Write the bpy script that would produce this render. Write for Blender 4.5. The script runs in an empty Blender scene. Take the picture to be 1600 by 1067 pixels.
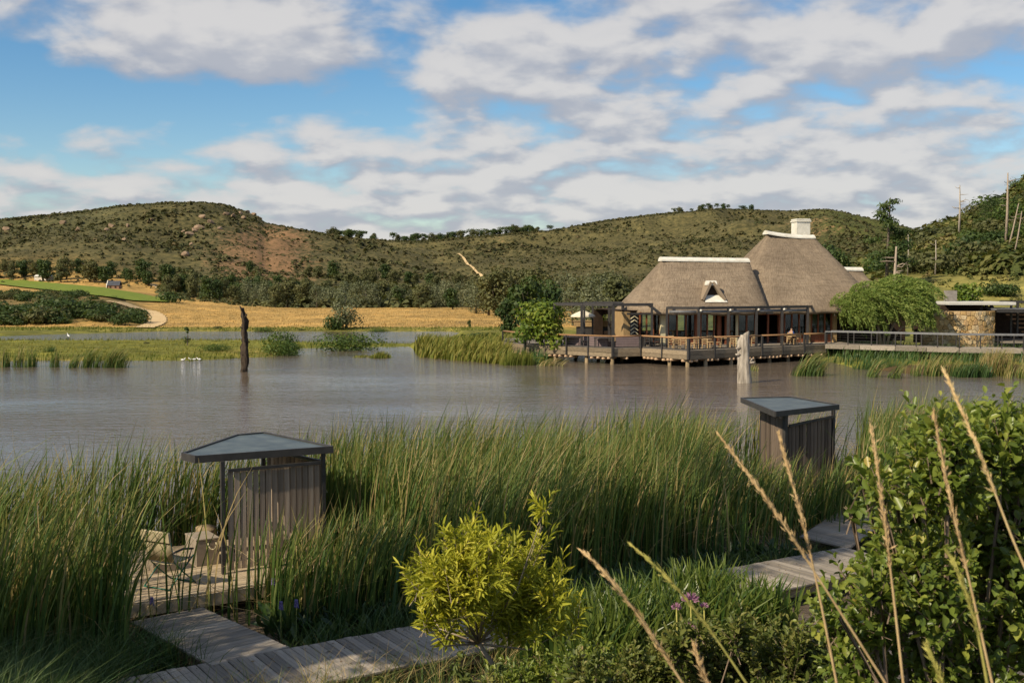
import bpy, bmesh, math, random
import numpy as np
from mathutils import Vector, Matrix

random.seed(7)
RNG = np.random.default_rng(11)
C = bpy.context.scene.collection
S = bpy.context.scene
R = math.radians

# ------------------------------------------------------------------ camera
F = 1778.0                       # focal length in photo pixels (1600 wide)
CAMZ = 6.0
PITCH = math.atan(88.5 / F)
cam_d = bpy.data.cameras.new('camera'); cam = bpy.data.objects.new('camera', cam_d); C.objects.link(cam)
cam.location = (0, 0, CAMZ); cam.rotation_euler = (R(90) - PITCH, 0, 0)
cam_d.sensor_width = 36; cam_d.lens = 40.0; cam_d.clip_start = 0.1; cam_d.clip_end = 6000
cam_d.dof.use_dof = True; cam_d.dof.focus_distance = 32.0; cam_d.dof.aperture_fstop = 9.0
S.camera = cam

# ------------------------------------------------------------------ sky and sun
SUN_EL = R(40); SUN_DIR = Vector((-0.78 * math.cos(SUN_EL), -0.626 * math.cos(SUN_EL), math.sin(SUN_EL)))
sun_d = bpy.data.lights.new('sun', 'SUN'); sun = bpy.data.objects.new('sun', sun_d); C.objects.link(sun)
sun_d.energy = 5.0; sun_d.angle = R(0.5); sun_d.color = (1.0, 0.87, 0.66)
sun.rotation_euler = SUN_DIR.to_track_quat('Z', 'Y').to_euler(); sun.location = (-60, -50, 80)

W = bpy.data.worlds.new('World'); S.world = W; W.use_nodes = True
wt = W.node_tree; wt.nodes.clear()
def WN(t, **k):
    n = wt.nodes.new(t)
    for a, b in k.items(): setattr(n, a, b)
    return n
def wmath(op, a, b=None, c=None):
    n = WN('ShaderNodeMath', operation=op)
    for i, v in enumerate((a, b, c)):
        if v is None: continue
        if isinstance(v, (int, float)): n.inputs[i].default_value = v
        else: wt.links.new(v, n.inputs[i])
    return n.outputs[0]
sky = WN('ShaderNodeTexSky', sky_type='NISHITA', sun_disc=False)
sky.sun_elevation = SUN_EL; sky.sun_rotation = math.atan2(SUN_DIR.x, SUN_DIR.y)
sky.air_density = 1.0; sky.dust_density = 0.35; sky.ozone_density = 1.6
tc = WN('ShaderNodeTexCoord')

def px_dir(px, py):
    d = Vector(((px - 800) / F, 1.0, (444.5 - py) / F)); return d.normalized()

BLOBS = [  # px, py, rx(px), rz(px), weight
    (300, 40, 300, 85, 0.30), (480, 92, 130, 50, 0.12), (130, 60, 110, 40, 0.06), (1200, 200, 620, 170, 0.06), (1000, 330, 700, 50, 0.05),
    (330, 168, 340, 38, -0.30), (30, 120, 130, 110, -0.26), (590, 50, 70, 110, -0.24), (720, 10, 60, 30, -0.1), (560, 140, 120, 40, -0.10),
    (660, 120, 110, 60, 0.13), (850, 90, 200, 70, 0.12), (1250, 50, 300, 75, 0.16), (1500, 60, 160, 70, 0.10),
    (1010, 75, 110, 35, -0.12), (1120, 118, 70, 28, -0.10), (1530, 115, 110, 40, -0.14), (1060, 238, 130, 26, -0.08),
    (900, 240, 260, 60, 0.08), (1320, 230, 120, 55, 0.12), (500, 215, 190, 45, 0.08), (250, 225, 200, 50, -0.06),
    (340, 300, 100, 30, 0.06), (1250, 290, 300, 40, 0.06), (700, 300, 300, 40, 0.05), (80, 300, 130, 30, 0.06),
]
def cloud_density(vec, detail=9.0, fine=True):
    sep = WN('ShaderNodeSeparateXYZ'); wt.links.new(vec, sep.inputs[0])
    zc = wmath('ADD', wmath('MAXIMUM', sep.outputs[2], 0.0), 0.30)
    comb = WN('ShaderNodeCombineXYZ')
    wt.links.new(wmath('DIVIDE', sep.outputs[0], zc), comb.inputs[0])
    wt.links.new(wmath('DIVIDE', sep.outputs[1], zc), comb.inputs[1])
    comb.inputs[2].default_value = 3.7
    n = WN('ShaderNodeTexNoise'); n.inputs['Scale'].default_value = 7.0; n.inputs['Detail'].default_value = detail
    n.inputs['Roughness'].default_value = 0.48; n.inputs['Distortion'].default_value = 0.15
    wt.links.new(comb.outputs[0], n.inputs['Vector'])
    lowb = wmath('MULTIPLY', wmath('SUBTRACT', 1.0, wmath('MINIMUM', wmath('MULTIPLY', wmath('MAXIMUM', sep.outputs[2], 0.0), 7.5), 1.0)), 0.17)
    hib = wmath('MULTIPLY', wmath('MINIMUM', wmath('MULTIPLY', wmath('MAXIMUM', wmath('SUBTRACT', sep.outputs[2], 0.26), 0.0), 4.0), 1.0), -0.0)
    acc = wmath('ADD', wmath('ADD', wmath('ADD', n.outputs[0], 0.045), lowb), hib)
    for (px, py, rx, rz, w) in BLOBS:
        d = px_dir(px, py)
        sub = WN('ShaderNodeVectorMath', operation='SUBTRACT'); wt.links.new(vec, sub.inputs[0]); sub.inputs[1].default_value = d
        mul = WN('ShaderNodeVectorMath', operation='MULTIPLY'); wt.links.new(sub.outputs[0], mul.inputs[0])
        mul.inputs[1].default_value = (F / rx, F / rx, F / rz)
        dot = WN('ShaderNodeVectorMath', operation='DOT_PRODUCT'); wt.links.new(mul.outputs[0], dot.inputs[0]); wt.links.new(mul.outputs[0], dot.inputs[1])
        g = wmath('POWER', 2.718, wmath('MULTIPLY', dot.outputs['Value'], -1.0))
        acc = wmath('MULTIPLY_ADD', g, w, acc)
    return acc
def wramp(val, a, b, lo=0.0, hi=1.0):
    m = WN('ShaderNodeMapRange', interpolation_type='SMOOTHSTEP'); wt.links.new(val, m.inputs[0])
    m.inputs[1].default_value = a; m.inputs[2].default_value = b; m.inputs[3].default_value = lo; m.inputs[4].default_value = hi
    return m.outputs[0]
vec0 = tc.outputs['Generated']
dens = cloud_density(vec0)
up = WN('ShaderNodeVectorMath', operation='ADD'); wt.links.new(vec0, up.inputs[0]); up.inputs[1].default_value = (-0.010, 0, 0.016)
dens_up = cloud_density(up.outputs[0], 4.0)
alpha = wramp(dens, 0.42, 0.70)
shade = wramp(wmath('SUBTRACT', wmath('MULTIPLY', dens, 1.0), wmath('MULTIPLY', dens_up, 1.0)), -0.13, 0.13)
thick = wramp(dens, 0.52, 0.80)
ccol = WN('ShaderNodeMixRGB'); ccol.inputs[1].default_value = (0.40, 0.43, 0.51, 1); ccol.inputs[2].default_value = (0.80, 0.77, 0.74, 1)
wt.links.new(wmath('ADD', wmath('MULTIPLY', shade, 0.62), wmath('MULTIPLY', thick, 0.24)), ccol.inputs[0])
bg_sky = WN('ShaderNodeBackground'); bg_sky.inputs[1].default_value = 0.105
hsv = WN('ShaderNodeHueSaturation'); hsv.inputs['Saturation'].default_value = 1.38; hsv.inputs['Value'].default_value = 1.0
wt.links.new(sky.outputs[0], hsv.inputs['Color']); wt.links.new(hsv.outputs[0], bg_sky.inputs[0])
bg_cl = WN('ShaderNodeBackground'); bg_cl.inputs[1].default_value = 0.84; wt.links.new(ccol.outputs[0], bg_cl.inputs[0])
mixs = WN('ShaderNodeMixShader'); wt.links.new(wmath('MULTIPLY', alpha, 0.93), mixs.inputs[0]); wt.links.new(bg_sky.outputs[0], mixs.inputs[1]); wt.links.new(bg_cl.outputs[0], mixs.inputs[2])
wo = WN('ShaderNodeOutputWorld'); wt.links.new(mixs.outputs[0], wo.inputs[0])

S.view_settings.view_transform = 'Standard'; S.view_settings.look = 'None'
S.view_settings.exposure = 0.16; S.view_settings.gamma = 1.0; S.view_settings.use_curve_mapping = False
S.render.engine = 'CYCLES'
S.cycles.use_denoising = True; S.cycles.max_bounces = 6; S.cycles.diffuse_bounces = 2; S.cycles.glossy_bounces = 3
S.cycles.transparent_max_bounces = 8; S.cycles.transmission_bounces = 3

# ------------------------------------------------------------------ helpers: projection
def at_y(px, py, Y):
    u = (px - 800) / F; v = (533.5 - py) / F
    dy = math.cos(PITCH) + v * math.sin(PITCH); dz = -math.sin(PITCH) + v * math.cos(PITCH)
    k = Y / dy
    return Vector((u * k, Y, CAMZ + dz * k))
def at_z(px, py, z):
    u = (px - 800) / F; v = (533.5 - py) / F
    dy = math.cos(PITCH) + v * math.sin(PITCH); dz = -math.sin(PITCH) + v * math.cos(PITCH)
    k = (z - CAMZ) / dz
    return Vector((u * k, dy * k, z))
def xat(px, Y): return (px - 800) * Y / F * 1.0

# ------------------------------------------------------------------ helpers: noise
def _h(ix, iy, seed):
    n = (ix.astype(np.int64) * 374761393 + iy.astype(np.int64) * 668265263 + seed * 974711) & 0x7fffffff
    n = ((n ^ (n >> 13)) * 1274126177) & 0x7fffffff
    n = n ^ (n >> 16)
    return (n & 0xffff) / 65535.0
def vnoise(x, y, seed=0):
    ix = np.floor(x); iy = np.floor(y); fx = x - ix; fy = y - iy
    fx = fx * fx * (3 - 2 * fx); fy = fy * fy * (3 - 2 * fy)
    a = _h(ix, iy, seed); b = _h(ix + 1, iy, seed); c = _h(ix, iy + 1, seed); d = _h(ix + 1, iy + 1, seed)
    return (a * (1 - fx) + b * fx) * (1 - fy) + (c * (1 - fx) + d * fx) * fy
def fbm(x, y, seed=0, oct=4):
    s = 0; a = 0.5
    for i in range(oct):
        s = s + a * (vnoise(x, y, seed + i * 17) - 0.5); x = x * 2.03; y = y * 2.03; a *= 0.5
    return s
def sm(t):
    t = np.clip(t, 0, 1); return t * t * (3 - 2 * t)

# ------------------------------------------------------------------ helpers: materials
MATS = {}
class NT:
    def __init__(s, name):
        s.m = bpy.data.materials.new(name); s.m.use_nodes = True; s.t = s.m.node_tree; s.t.nodes.clear()
        s.out = s.n('ShaderNodeOutputMaterial'); MATS[name] = s.m
    def n(s, t, **k):
        n = s.t.nodes.new(t)
        for a, b in k.items(): setattr(n, a, b)
        return n
    def l(s, a, b): s.t.links.new(a, b)
    def coord(s, kind='Object', scale=(1, 1, 1)):
        c = s.n('ShaderNodeTexCoord'); m = s.n('ShaderNodeMapping'); m.inputs['Scale'].default_value = scale
        s.l(c.outputs[kind], m.inputs[0]); return m.outputs[0]
    def geo(s, scale=(1, 1, 1)):
        c = s.n('ShaderNodeNewGeometry'); m = s.n('ShaderNodeMapping'); m.inputs['Scale'].default_value = scale
        s.l(c.outputs['Position'], m.inputs[0]); return m.outputs[0]
    def noise(s, vec, scale, detail=5, rough=0.55, dist=0.0):
        n = s.n('ShaderNodeTexNoise'); n.inputs['Scale'].default_value = scale; n.inputs['Detail'].default_value = detail
        n.inputs['Roughness'].default_value = rough; n.inputs['Distortion'].default_value = dist
        s.l(vec, n.inputs['Vector']); return n.outputs[0]
    def ramp(s, fac, stops):
        r = s.n('ShaderNodeValToRGB'); e = r.color_ramp.elements
        while len(e) < len(stops): e.new(0.5)
        for i, (p, c) in enumerate(stops):
            e[i].position = p; e[i].color = (*c, 1) if len(c) == 3 else c
        s.l(fac, r.inputs[0]); return r.outputs[0]
    def mix(s, fac, a, b, mode='MIX'):
        m = s.n('ShaderNodeMixRGB', blend_type=mode)
        for i, v in ((0, fac), (1, a), (2, b)):
            if isinstance(v, (int, float)): m.inputs[i].default_value = v
            elif isinstance(v, tuple): m.inputs[i].default_value = (*v, 1) if len(v) == 3 else v
            else: s.l(v, m.inputs[i])
        return m.outputs[0]
    def bump(s, h, strength=0.3, dist=0.02):
        b = s.n('ShaderNodeBump'); b.inputs['Strength'].default_value = strength; b.inputs['Distance'].default_value = dist
        s.l(h, b.inputs['Height']); return b.outputs[0]
    def principled(s, col, rough=0.8, spec=0.3, normal=None, metal=0.0):
        p = s.n('ShaderNodeBsdfPrincipled')
        if isinstance(col, tuple): p.inputs['Base Color'].default_value = (*col, 1)
        else: s.l(col, p.inputs['Base Color'])
        if isinstance(rough, (int, float)): p.inputs['Roughness'].default_value = rough
        else: s.l(rough, p.inputs['Roughness'])
        p.inputs['Specular IOR Level'].default_value = spec; p.inputs['Metallic'].default_value = metal
        if normal is not None: s.l(normal, p.inputs['Normal'])
        return p
    def done(s, sh):
        s.l(sh, s.out.inputs[0]); return s.m

def mat_simple(name, c1, c2, scale=3.0, rough=0.8, spec=0.25, bump=0.3, stretch=(1, 1, 1), rnd=0.0, kind='Object', bd=0.02, detail=6):
    t = NT(name)
    v = t.coord(kind, stretch)
    n = t.noise(v, scale, detail, 0.6)
    col = t.ramp(n, [(0.3, c1), (0.7, c2)])
    if rnd > 0:
        oi = t.n('ShaderNodeObjectInfo')
        val = t.n('ShaderNodeMapRange'); t.l(oi.outputs['Random'], val.inputs[0]); val.inputs[3].default_value = 1 - rnd; val.inputs[4].default_value = 1 + rnd
        h = t.n('ShaderNodeHueSaturation'); t.l(col, h.inputs['Color']); t.l(val.outputs[0], h.inputs['Value']); col = h.outputs[0]
    nb = t.bump(n, bump, bd) if bump else None
    return t.done(t.principled(col, rough, spec, nb).outputs[0])

def mat_leaf(name, stops, transl=0.35, rough=0.55, spec=0.25, soft=0.0):
    t = NT(name)
    a = t.n('ShaderNodeAttribute'); a.attribute_name = 'tint'
    col = t.ramp(a.outputs['Fac'], stops)
    p = t.principled(col, rough, spec)
    tr = t.n('ShaderNodeBsdfTranslucent'); t.l(t.mix(0.6, col, t.mix(1.0, col, (1.3, 1.25, 0.5), 'MULTIPLY')), tr.inputs[0])
    m = t.n('ShaderNodeMixShader'); m.inputs[0].default_value = transl
    t.l(p.outputs[0], m.inputs[1]); t.l(tr.outputs[0], m.inputs[2])
    return t.done(m.outputs[0])

# ------------------------------------------------------------------ helpers: objects
def setp(o, label=None, cat=None, group=None, kind=None):
    if label: o['label'] = label
    if cat: o['category'] = cat
    if group: o['group'] = group
    if kind: o['kind'] = kind
    return o
def empty(name, loc, label, cat, group=None, rotz=0.0):
    o = bpy.data.objects.new(name, None); C.objects.link(o); o.location = loc; o.rotation_euler = (0, 0, rotz)
    o.empty_display_size = 0.2
    return setp(o, label, cat, group)
def link(name, me, parent=None, loc=None, rot=None):
    o = bpy.data.objects.new(name, me); C.objects.link(o)
    if parent is not None: o.parent = parent
    if loc is not None: o.location = loc
    if rot is not None: o.rotation_euler = rot
    return o
def copy_tree(o, parent=None):
    c = o.copy(); C.objects.link(c); c.parent = parent
    for ch in list(o.children): copy_tree(ch, c)
    return c

def fastmesh(name, V, F4, mat, tint=None, smooth=False):
    V = np.asarray(V, dtype=np.float32); F4 = np.asarray(F4, dtype=np.int32)
    k = F4.shape[1]; n = len(F4)
    me = bpy.data.meshes.new(name)
    me.vertices.add(len(V)); me.vertices.foreach_set('co', V.ravel())
    me.loops.add(n * k); me.loops.foreach_set('vertex_index', F4.ravel())
    me.polygons.add(n)
    me.polygons.foreach_set('loop_start', np.arange(0, n * k, k, dtype=np.int32))
    me.polygons.foreach_set('loop_total', np.full(n, k, dtype=np.int32))
    if smooth: me.polygons.foreach_set('use_smooth', np.ones(n, dtype=bool))
    me.update(calc_edges=True)
    if tint is not None:
        a = me.attributes.new('tint', 'FLOAT', 'FACE'); a.data.foreach_set('value', np.asarray(tint, dtype=np.float32))
    if mat: me.materials.append(mat)
    return me

class MB:
    """collects simple solids; build() links them as one mesh object"""
    def __init__(s): s.v = []; s.f = []; s.sm = []
    def raw(s, verts, faces, smooth=False):
        o = len(s.v); s.v += [tuple(v) for v in verts]
        for f in faces: s.f.append(tuple(i + o for i in f)); s.sm.append(smooth)
        return s
    def box(s, c, size, rz=0.0, rx=0.0, ry=0.0, bev=0.0):
        sx, sy, sz = (a / 2 for a in size)
        M = Matrix.Rotation(rz, 3, 'Z') @ Matrix.Rotation(ry, 3, 'Y') @ Matrix.Rotation(rx, 3, 'X')
        c = Vector(c)
        if bev <= 0:
            vs = [c + M @ Vector((x * sx, y * sy, z * sz)) for z in (-1, 1) for (x, y) in ((-1, -1), (1, -1), (1, 1), (-1, 1))]
            return s.raw(vs, [(3, 2, 1, 0), (4, 5, 6, 7), (0, 1, 5, 4), (1, 2, 6, 5), (2, 3, 7, 6), (3, 0, 4, 7)])
        b = min(bev, sx * .9, sy * .9, sz * .9)
        rings = []
        for (z, i) in ((-sz, b), (-sz + b, 0), (sz - b, 0), (sz, b)):
            rings.append([c + M @ Vector(p) for p in ((-sx + i, -sy + i, z), (sx - i, -sy + i, z), (sx - i, sy - i, z), (-sx + i, sy - i, z))])
        vs = [p for r in rings for p in r]
        fs = [(3, 2, 1, 0), (12, 13, 14, 15)]
        for k in range(3):
            for j in range(4): fs.append((4 * k + j, 4 * k + (j + 1) % 4, 4 * k + 4 + (j + 1) % 4, 4 * k + 4 + j))
        return s.raw(vs, fs)
    def beam(s, a, b, w, h=None, up=Vector((0, 0, 1))):
        a = Vector(a); b = Vector(b); h = h or w; d = (b - a).normalized()
        if abs(d.dot(up)) > .98: up = Vector((0, 1, 0))
        sd = d.cross(up).normalized(); u = sd.cross(d).normalized()
        vs = [p + sd * (i * w / 2) + u * (j * h / 2) for p in (a, b) for (i, j) in ((-1, -1), (1, -1), (1, 1), (-1, 1))]
        return s.raw(vs, [(0, 1, 2, 3), (7, 6, 5, 4), (0, 4, 5, 1), (1, 5, 6, 2), (2, 6, 7, 3), (3, 7, 4, 0)])
    def tube(s, pts, rad, n=8, cap=True):
        pts = [Vector(p) for p in pts]; rings = []
        if isinstance(rad, (int, float)): rad = [rad] * len(pts)
        for i, p in enumerate(pts):
            d = (pts[min(i + 1, len(pts) - 1)] - pts[max(i - 1, 0)]).normalized()
            ref = Vector((1, 0, 0)) if abs(d.x) < .8 else Vector((0, 1, 0))
            a = d.cross(ref).normalized(); b = d.cross(a)
            rings.append([p + (a * math.cos(2 * math.pi * k / n) + b * math.sin(2 * math.pi * k / n)) * rad[i] for k in range(n)])
        vs = [p for r in rings for p in r]; fs = []
        for i in range(len(pts) - 1):
            for k in range(n): fs.append((i * n + k, i * n + (k + 1) % n, (i + 1) * n + (k + 1) % n, (i + 1) * n + k))
        if cap: fs.append(tuple(range(n - 1, -1, -1))); fs.append(tuple(range((len(pts) - 1) * n, len(pts) * n)))
        return s.raw(vs, fs, True)
    def prism(s, poly, z0, z1):
        n = len(poly)
        vs = [(x, y, z0) for x, y in poly] + [(x, y, z1) for x, y in poly]
        fs = [tuple(range(n - 1, -1, -1)), tuple(range(n, 2 * n))] + [(i, (i + 1) % n, n + (i + 1) % n, n + i) for i in range(n)]
        return s.raw(vs, fs)
    def mesh(s, name, mat, off=(0, 0, 0)):
        me = bpy.data.meshes.new(name)
        me.from_pydata([(x - off[0], y - off[1], z - off[2]) for x, y, z in s.v], [], s.f)
        me.polygons.foreach_set('use_smooth', s.sm)
        me.update()
        if mat: me.materials.append(mat)
        return me
    def build(s, name, mat, parent=None, world=True):
        """world=True: vertices are world coordinates and the parent is only translated"""
        off = (0, 0, 0)
        if parent is not None and world:
            off = parent.location.copy(); p = parent.parent
            while p is not None: off = off + p.location; p = p.parent
        return link(name, s.mesh(name, mat, off), parent)

# leaves: N folded leaf blades
def leaf_mesh_arrays(P, D, Nn, L, Wd, fold=0.25, near=False):
    """P base, D direction (unit), Nn normal-ish, L lengths, Wd widths -> V, F"""
    n = len(P)
    Sd = np.cross(D, Nn); Sd /= np.linalg.norm(Sd, axis=1, keepdims=True) + 1e-9
    Up = np.cross(Sd, D)
    L = L[:, None]; Wd = Wd[:, None]
    if not near:
        V = np.stack([P, P + D * L * .5 + Sd * Wd * .5 + Up * Wd * fold * .5, P + D * L, P + D * L * .5 - Sd * Wd * .5 + Up * Wd * fold * .5], 1).reshape(-1, 3)
        Fq = np.arange(n * 4).reshape(-1, 4)
        return V, Fq, 1
    droop = -Up * L * .12
    b = P; l1 = P + D * L * .38 + Sd * Wd * .48 + Up * Wd * fold; l2 = P + D * L * .74 + Sd * Wd * .42 + Up * Wd * fold + droop * .5
    tip = P + D * L + droop; r2 = P + D * L * .74 - Sd * Wd * .42 + Up * Wd * fold + droop * .5; r1 = P + D * L * .38 - Sd * Wd * .48 + Up * Wd * fold
    V = np.stack([b, l1, l2, tip, r2, r1], 1).reshape(-1, 3)
    i = np.arange(n)[:, None] * 6
    Fq = np.concatenate([i + np.array([[0, 1, 2, 3]]), i + np.array([[0, 3, 4, 5]])], 1).reshape(-1, 4)
    return V, Fq, 2
def unit(a): return a / (np.linalg.norm(a, axis=1, keepdims=True) + 1e-9)
def rand_dirs(n, rng): return unit(rng.normal(size=(n, 3)))

def crown_arrays(rng, blobs, n, size, aspect=0.6, shell=0.55, upb=0.4, jit=0.25, near=False, droop=0.0):
    """leaf clumps spread through a set of ellipsoid lobes; blobs = [(cx,cy,cz,rx,ry,rz), ...]"""
    B = np.array(blobs, dtype=float)
    w = (B[:, 3] * B[:, 4] + B[:, 3] * B[:, 5] + B[:, 4] * B[:, 5]); w = w / w.sum()
    k = rng.choice(len(B), n, p=w)
    d = rand_dirs(n, rng)
    r = (shell + (1 - shell) * rng.random(n) ** .7) * (1 + rng.normal(size=n) * .14)
    P = B[k, :3] + d * B[k, 3:6] * r[:, None]
    Nn = unit(d + rand_dirs(n, rng) * .8 + np.array([0, 0, upb]))
    D = unit(np.cross(Nn, rand_dirs(n, rng)) + np.array([0, 0, -droop]))
    L = size * (0.6 + .8 * rng.random(n))
    V, Fq, m = leaf_mesh_arrays(P - D * L[:, None] * .5, D, Nn, L, L * aspect, near=near)
    lobe_t = rng.random(len(B))
    t = np.clip(.5 * rng.random(n) + .5 * lobe_t[k] * 1.0, 0, 1)
    return V, Fq, np.repeat(t, m)
def crown_mesh(name, mat, *a, **k):
    V, Fq, t = crown_arrays(*a, **k); return fastmesh(name, V, Fq, mat, t)

def lobes(rng, h0, h1, r, n=9, flat=1.0):
    out = []
    for i in range(n):
        t = (i + .5) / n; z = h0 + (h1 - h0) * t
        rr = r * math.sin(math.pi * (0.18 + 0.72 * t)) ** .8
        a = rng.random() * 6.283; q = rr * (.25 + .45 * rng.random())
        s = r * (.38 + .25 * rng.random())
        out.append((math.cos(a) * q, math.sin(a) * q, z, s, s, s * .75 * flat))
    return out
def trunk_mb(h, r0, rng, limbs=5, spread=1.0, h0=.4):
    mb = MB()
    lean = Vector((rng.normal() * .05, rng.normal() * .05, 0))
    pts = [Vector((0, 0, -.3)), Vector((0, 0, h * .3)) + lean * h * .3, Vector((0, 0, h * .65)) + lean * h, Vector((0, 0, h)) + lean * h * 1.3]
    mb.tube(pts, [r0, r0 * .8, r0 * .5, r0 * .2], 7)
    for i in range(limbs):
        a = rng.random() * 6.283; z = h * (h0 + .5 * rng.random()); s = spread * (.6 + .5 * rng.random())
        p0 = Vector((0, 0, z)) + lean * z; p1 = p0 + Vector((math.cos(a) * s * .5, math.sin(a) * s * .5, s * .35)); p2 = p0 + Vector((math.cos(a) * s, math.sin(a) * s, s * .9))
        mb.tube([p0, p1, p2], [r0 * .4, r0 * .28, r0 * .1], 5)
    return mb

# ------------------------------------------------------------------ materials
def make_ground_mat():
    t = NT('ground')
    at = t.n('ShaderNodeAttribute'); at.attribute_name = 'cover'
    soil = t.n('ShaderNodeAttribute'); soil.attribute_name = 'soil'
    g = t.geo()
    n1 = t.noise(g, 0.05, 8, 0.62); n2 = t.noise(g, 0.45, 6, 0.65); n3 = t.noise(g, 3.0, 4, 0.6)
    v = t.ramp(n1, [(0.3, (.62, .62, .62)), (0.7, (1.35, 1.3, 1.2))])
    c = t.mix(1.0, at.outputs['Color'], v, 'MULTIPLY')
    v2 = t.ramp(n2, [(0.33, (.42, .47, .42)), (0.5, (.95, .95, .95)), (0.66, (1.5, 1.38, 1.25))])
    c = t.mix(1.0, c, v2, 'MULTIPLY')
    # bare red soil showing between the scrub
    a = t.n('ShaderNodeMath', operation='ADD'); t.l(n2, a.inputs[0]); t.l(soil.outputs['Fac'], a.inputs[1])
    a2 = t.n('ShaderNodeMath', operation='ADD'); t.l(a.outputs[0], a2.inputs[0]); a2.inputs[1].default_value = -0.55
    a3 = t.n('ShaderNodeMath', operation='MULTIPLY_ADD'); t.l(n1, a3.inputs[0]); a3.inputs[1].default_value = .7; t.l(a2.outputs[0], a3.inputs[2])
    m = t.ramp(a3.outputs[0], [(0.52, (0, 0, 0)), (0.72, (1, 1, 1))])
    red = t.mix(.5, t.ramp(n3, [(0.35, (.10, .06, .03)), (0.65, (.36, .21, .10))]), t.ramp(n2, [(.35, (.13, .085, .04)), (.65, (.33, .19, .10))]))
    c = t.mix(m, c, red)
    hs = t.n('ShaderNodeMath', operation='ADD'); t.l(n2, hs.inputs[0]); t.l(n3, hs.inputs[1])
    return t.done(t.principled(c, .95, .1, t.bump(hs.outputs[0], .5, .25)).outputs[0])
make_ground_mat()

def make_water():
    t = NT('water')
    g = t.geo((0.9, 1.7, 1)); g2 = t.geo((2.6, 4.4, 1))
    a = t.noise(g, 0.9, 3, 0.55, 0.4); b = t.noise(g2, 1.2, 3, 0.6, 0.3); big = t.noise(t.geo((.03, .08, 1)), 1.0, 3)
    add = t.n('ShaderNodeMath', operation='MULTIPLY_ADD'); t.l(b, add.inputs[0]); add.inputs[1].default_value = .45; t.l(a, add.inputs[2])
    amp = t.ramp(big, [(0.35, (.35, .35, .35)), (0.65, (1.35, 1.35, 1.35))])
    mul = t.n('ShaderNodeMath', operation='MULTIPLY'); t.l(add.outputs[0], mul.inputs[0]); t.l(amp, mul.inputs[1])
    mud = t.ramp(t.noise(t.geo((.02, .03, 1)), 1.0, 3), [(.3, (.140, .105, .074)), (.7, (.118, .098, .078))])
    p = t.principled(mud, .06, .5, t.bump(mul.outputs[0], 1.0, .095))
    p.inputs['IOR'].default_value = 1.33
    return t.done(p.outputs[0])
make_water()

def make_thatch():
    t = NT('thatch')
    uv = t.coord('UV', (1, 1, 1))
    mp = t.n('ShaderNodeMapping'); t.l(uv, mp.inputs[0]); mp.inputs['Scale'].default_value = (9, 1.6, 1); mp.inputs['Rotation'].default_value = (0, 0, R(9))
    n = t.noise(mp.outputs[0], 1.0, 7, .68)
    mp2 = t.n('ShaderNodeMapping'); t.l(uv, mp2.inputs[0]); mp2.inputs['Scale'].default_value = (28, 4.5, 1); mp2.inputs['Rotation'].default_value = (0, 0, R(14))
    n2 = t.noise(mp2.outputs[0], 1.0, 4, .7)
    big = t.noise(uv, .35, 4, .6)
    mp3 = t.n('ShaderNodeMapping'); t.l(uv, mp3.inputs[0]); mp3.inputs['Scale'].default_value = (.5, 4.2, 1); band = t.noise(mp3.outputs[0], 1.0, 4, .6, .4)
    c = t.ramp(n, [(.25, (.145, .110, .078)), (.5, (.275, .216, .155)), (.75, (.365, .298, .222))])
    c = t.mix(1.0, c, t.ramp(big, [(.3, (.76, .74, .72)), (.7, (1.16, 1.14, 1.1))]), 'MULTIPLY')
    c = t.mix(1.0, c, t.ramp(n2, [(.30, (.62, .60, .58)), (.48, (1, 1, 1)), (.7, (1.1, 1.1, 1.08))]), 'MULTIPLY')
    c = t.mix(1.0, c, t.ramp(band, [(.32, (.80, .79, .78)), (.5, (1, 1, 1)), (.7, (1.12, 1.11, 1.08))]), 'MULTIPLY')
    return t.done(t.principled(c, .95, .08, t.bump(t.mix(.5, n, n2), .9, .14)).outputs[0])
make_thatch()

mat_simple('plaster_white', (.56, .53, .44), (.76, .73, .64), 2.5, .85, .2, .25)
mat_simple('plaster_cream', (.58, .50, .30), (.68, .60, .38), 2.0, .85, .2, .2)
mat_simple('dark_metal', (.030, .027, .025), (.055, .050, .046), 4, .5, .4, .1)
mat_simple('grey_metal', (.14, .14, .145), (.22, .22, .22), 4, .5, .4, .1)
mat_simple('red_wood', (.16, .048, .020), (.29, .095, .040), 3, .6, .3, .2, (6, 6, 1))
mat_simple('tan_wood', (.27, .17, .075), (.42, .29, .14), 3, .75, .2, .3, (6, 6, 1))
mat_simple('rail_wood', (.26, .13, .055), (.42, .25, .12), 2.5, .7, .25, .3, (1, 6, 6), rnd=.15)
mat_simple('fascia_wood', (.15, .115, .075), (.30, .235, .155), 2.0, .85, .15, .4, (.8, 3, 9), rnd=.28)
mat_simple('log_end', (.45, .29, .17), (.62, .44, .28), 9, .85, .15, .2)
mat_simple('pile_wood', (.17, .125, .07), (.36, .27, .16), 3, .9, .15, .4, (5, 5, .8), rnd=.2)
mat_simple('deck_wood', (.20, .17, .135), (.36, .31, .245), 2.5, .85, .15, .45, (.7, 9, 4), rnd=.32)
mat_simple('platform_wood', (.34, .26, .165), (.50, .40, .27), 2.5, .8, .2, .4, (.7, 9, 4), rnd=.16)
mat_simple('slat_wood', (.155, .115, .082), (.40, .32, .24), 2.2, .9, .12, .5, (8, 8, .6), rnd=.40)
mat_simple('slat_dark', (.085, .062, .045), (.20, .155, .118), 2.2, .9, .12, .5, (8, 8, .6), rnd=.35)
mat_simple('dead_grey', (.16, .135, .105), (.56, .49, .40), 2.2, .95, .1, .8, (4, 4, .55), bd=.06, detail=9)
mat_simple('dead_dark', (.02, .016, .012), (.10, .075, .055), 3, .95, .1, .8, (3, 3, .8), bd=.06)
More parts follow.
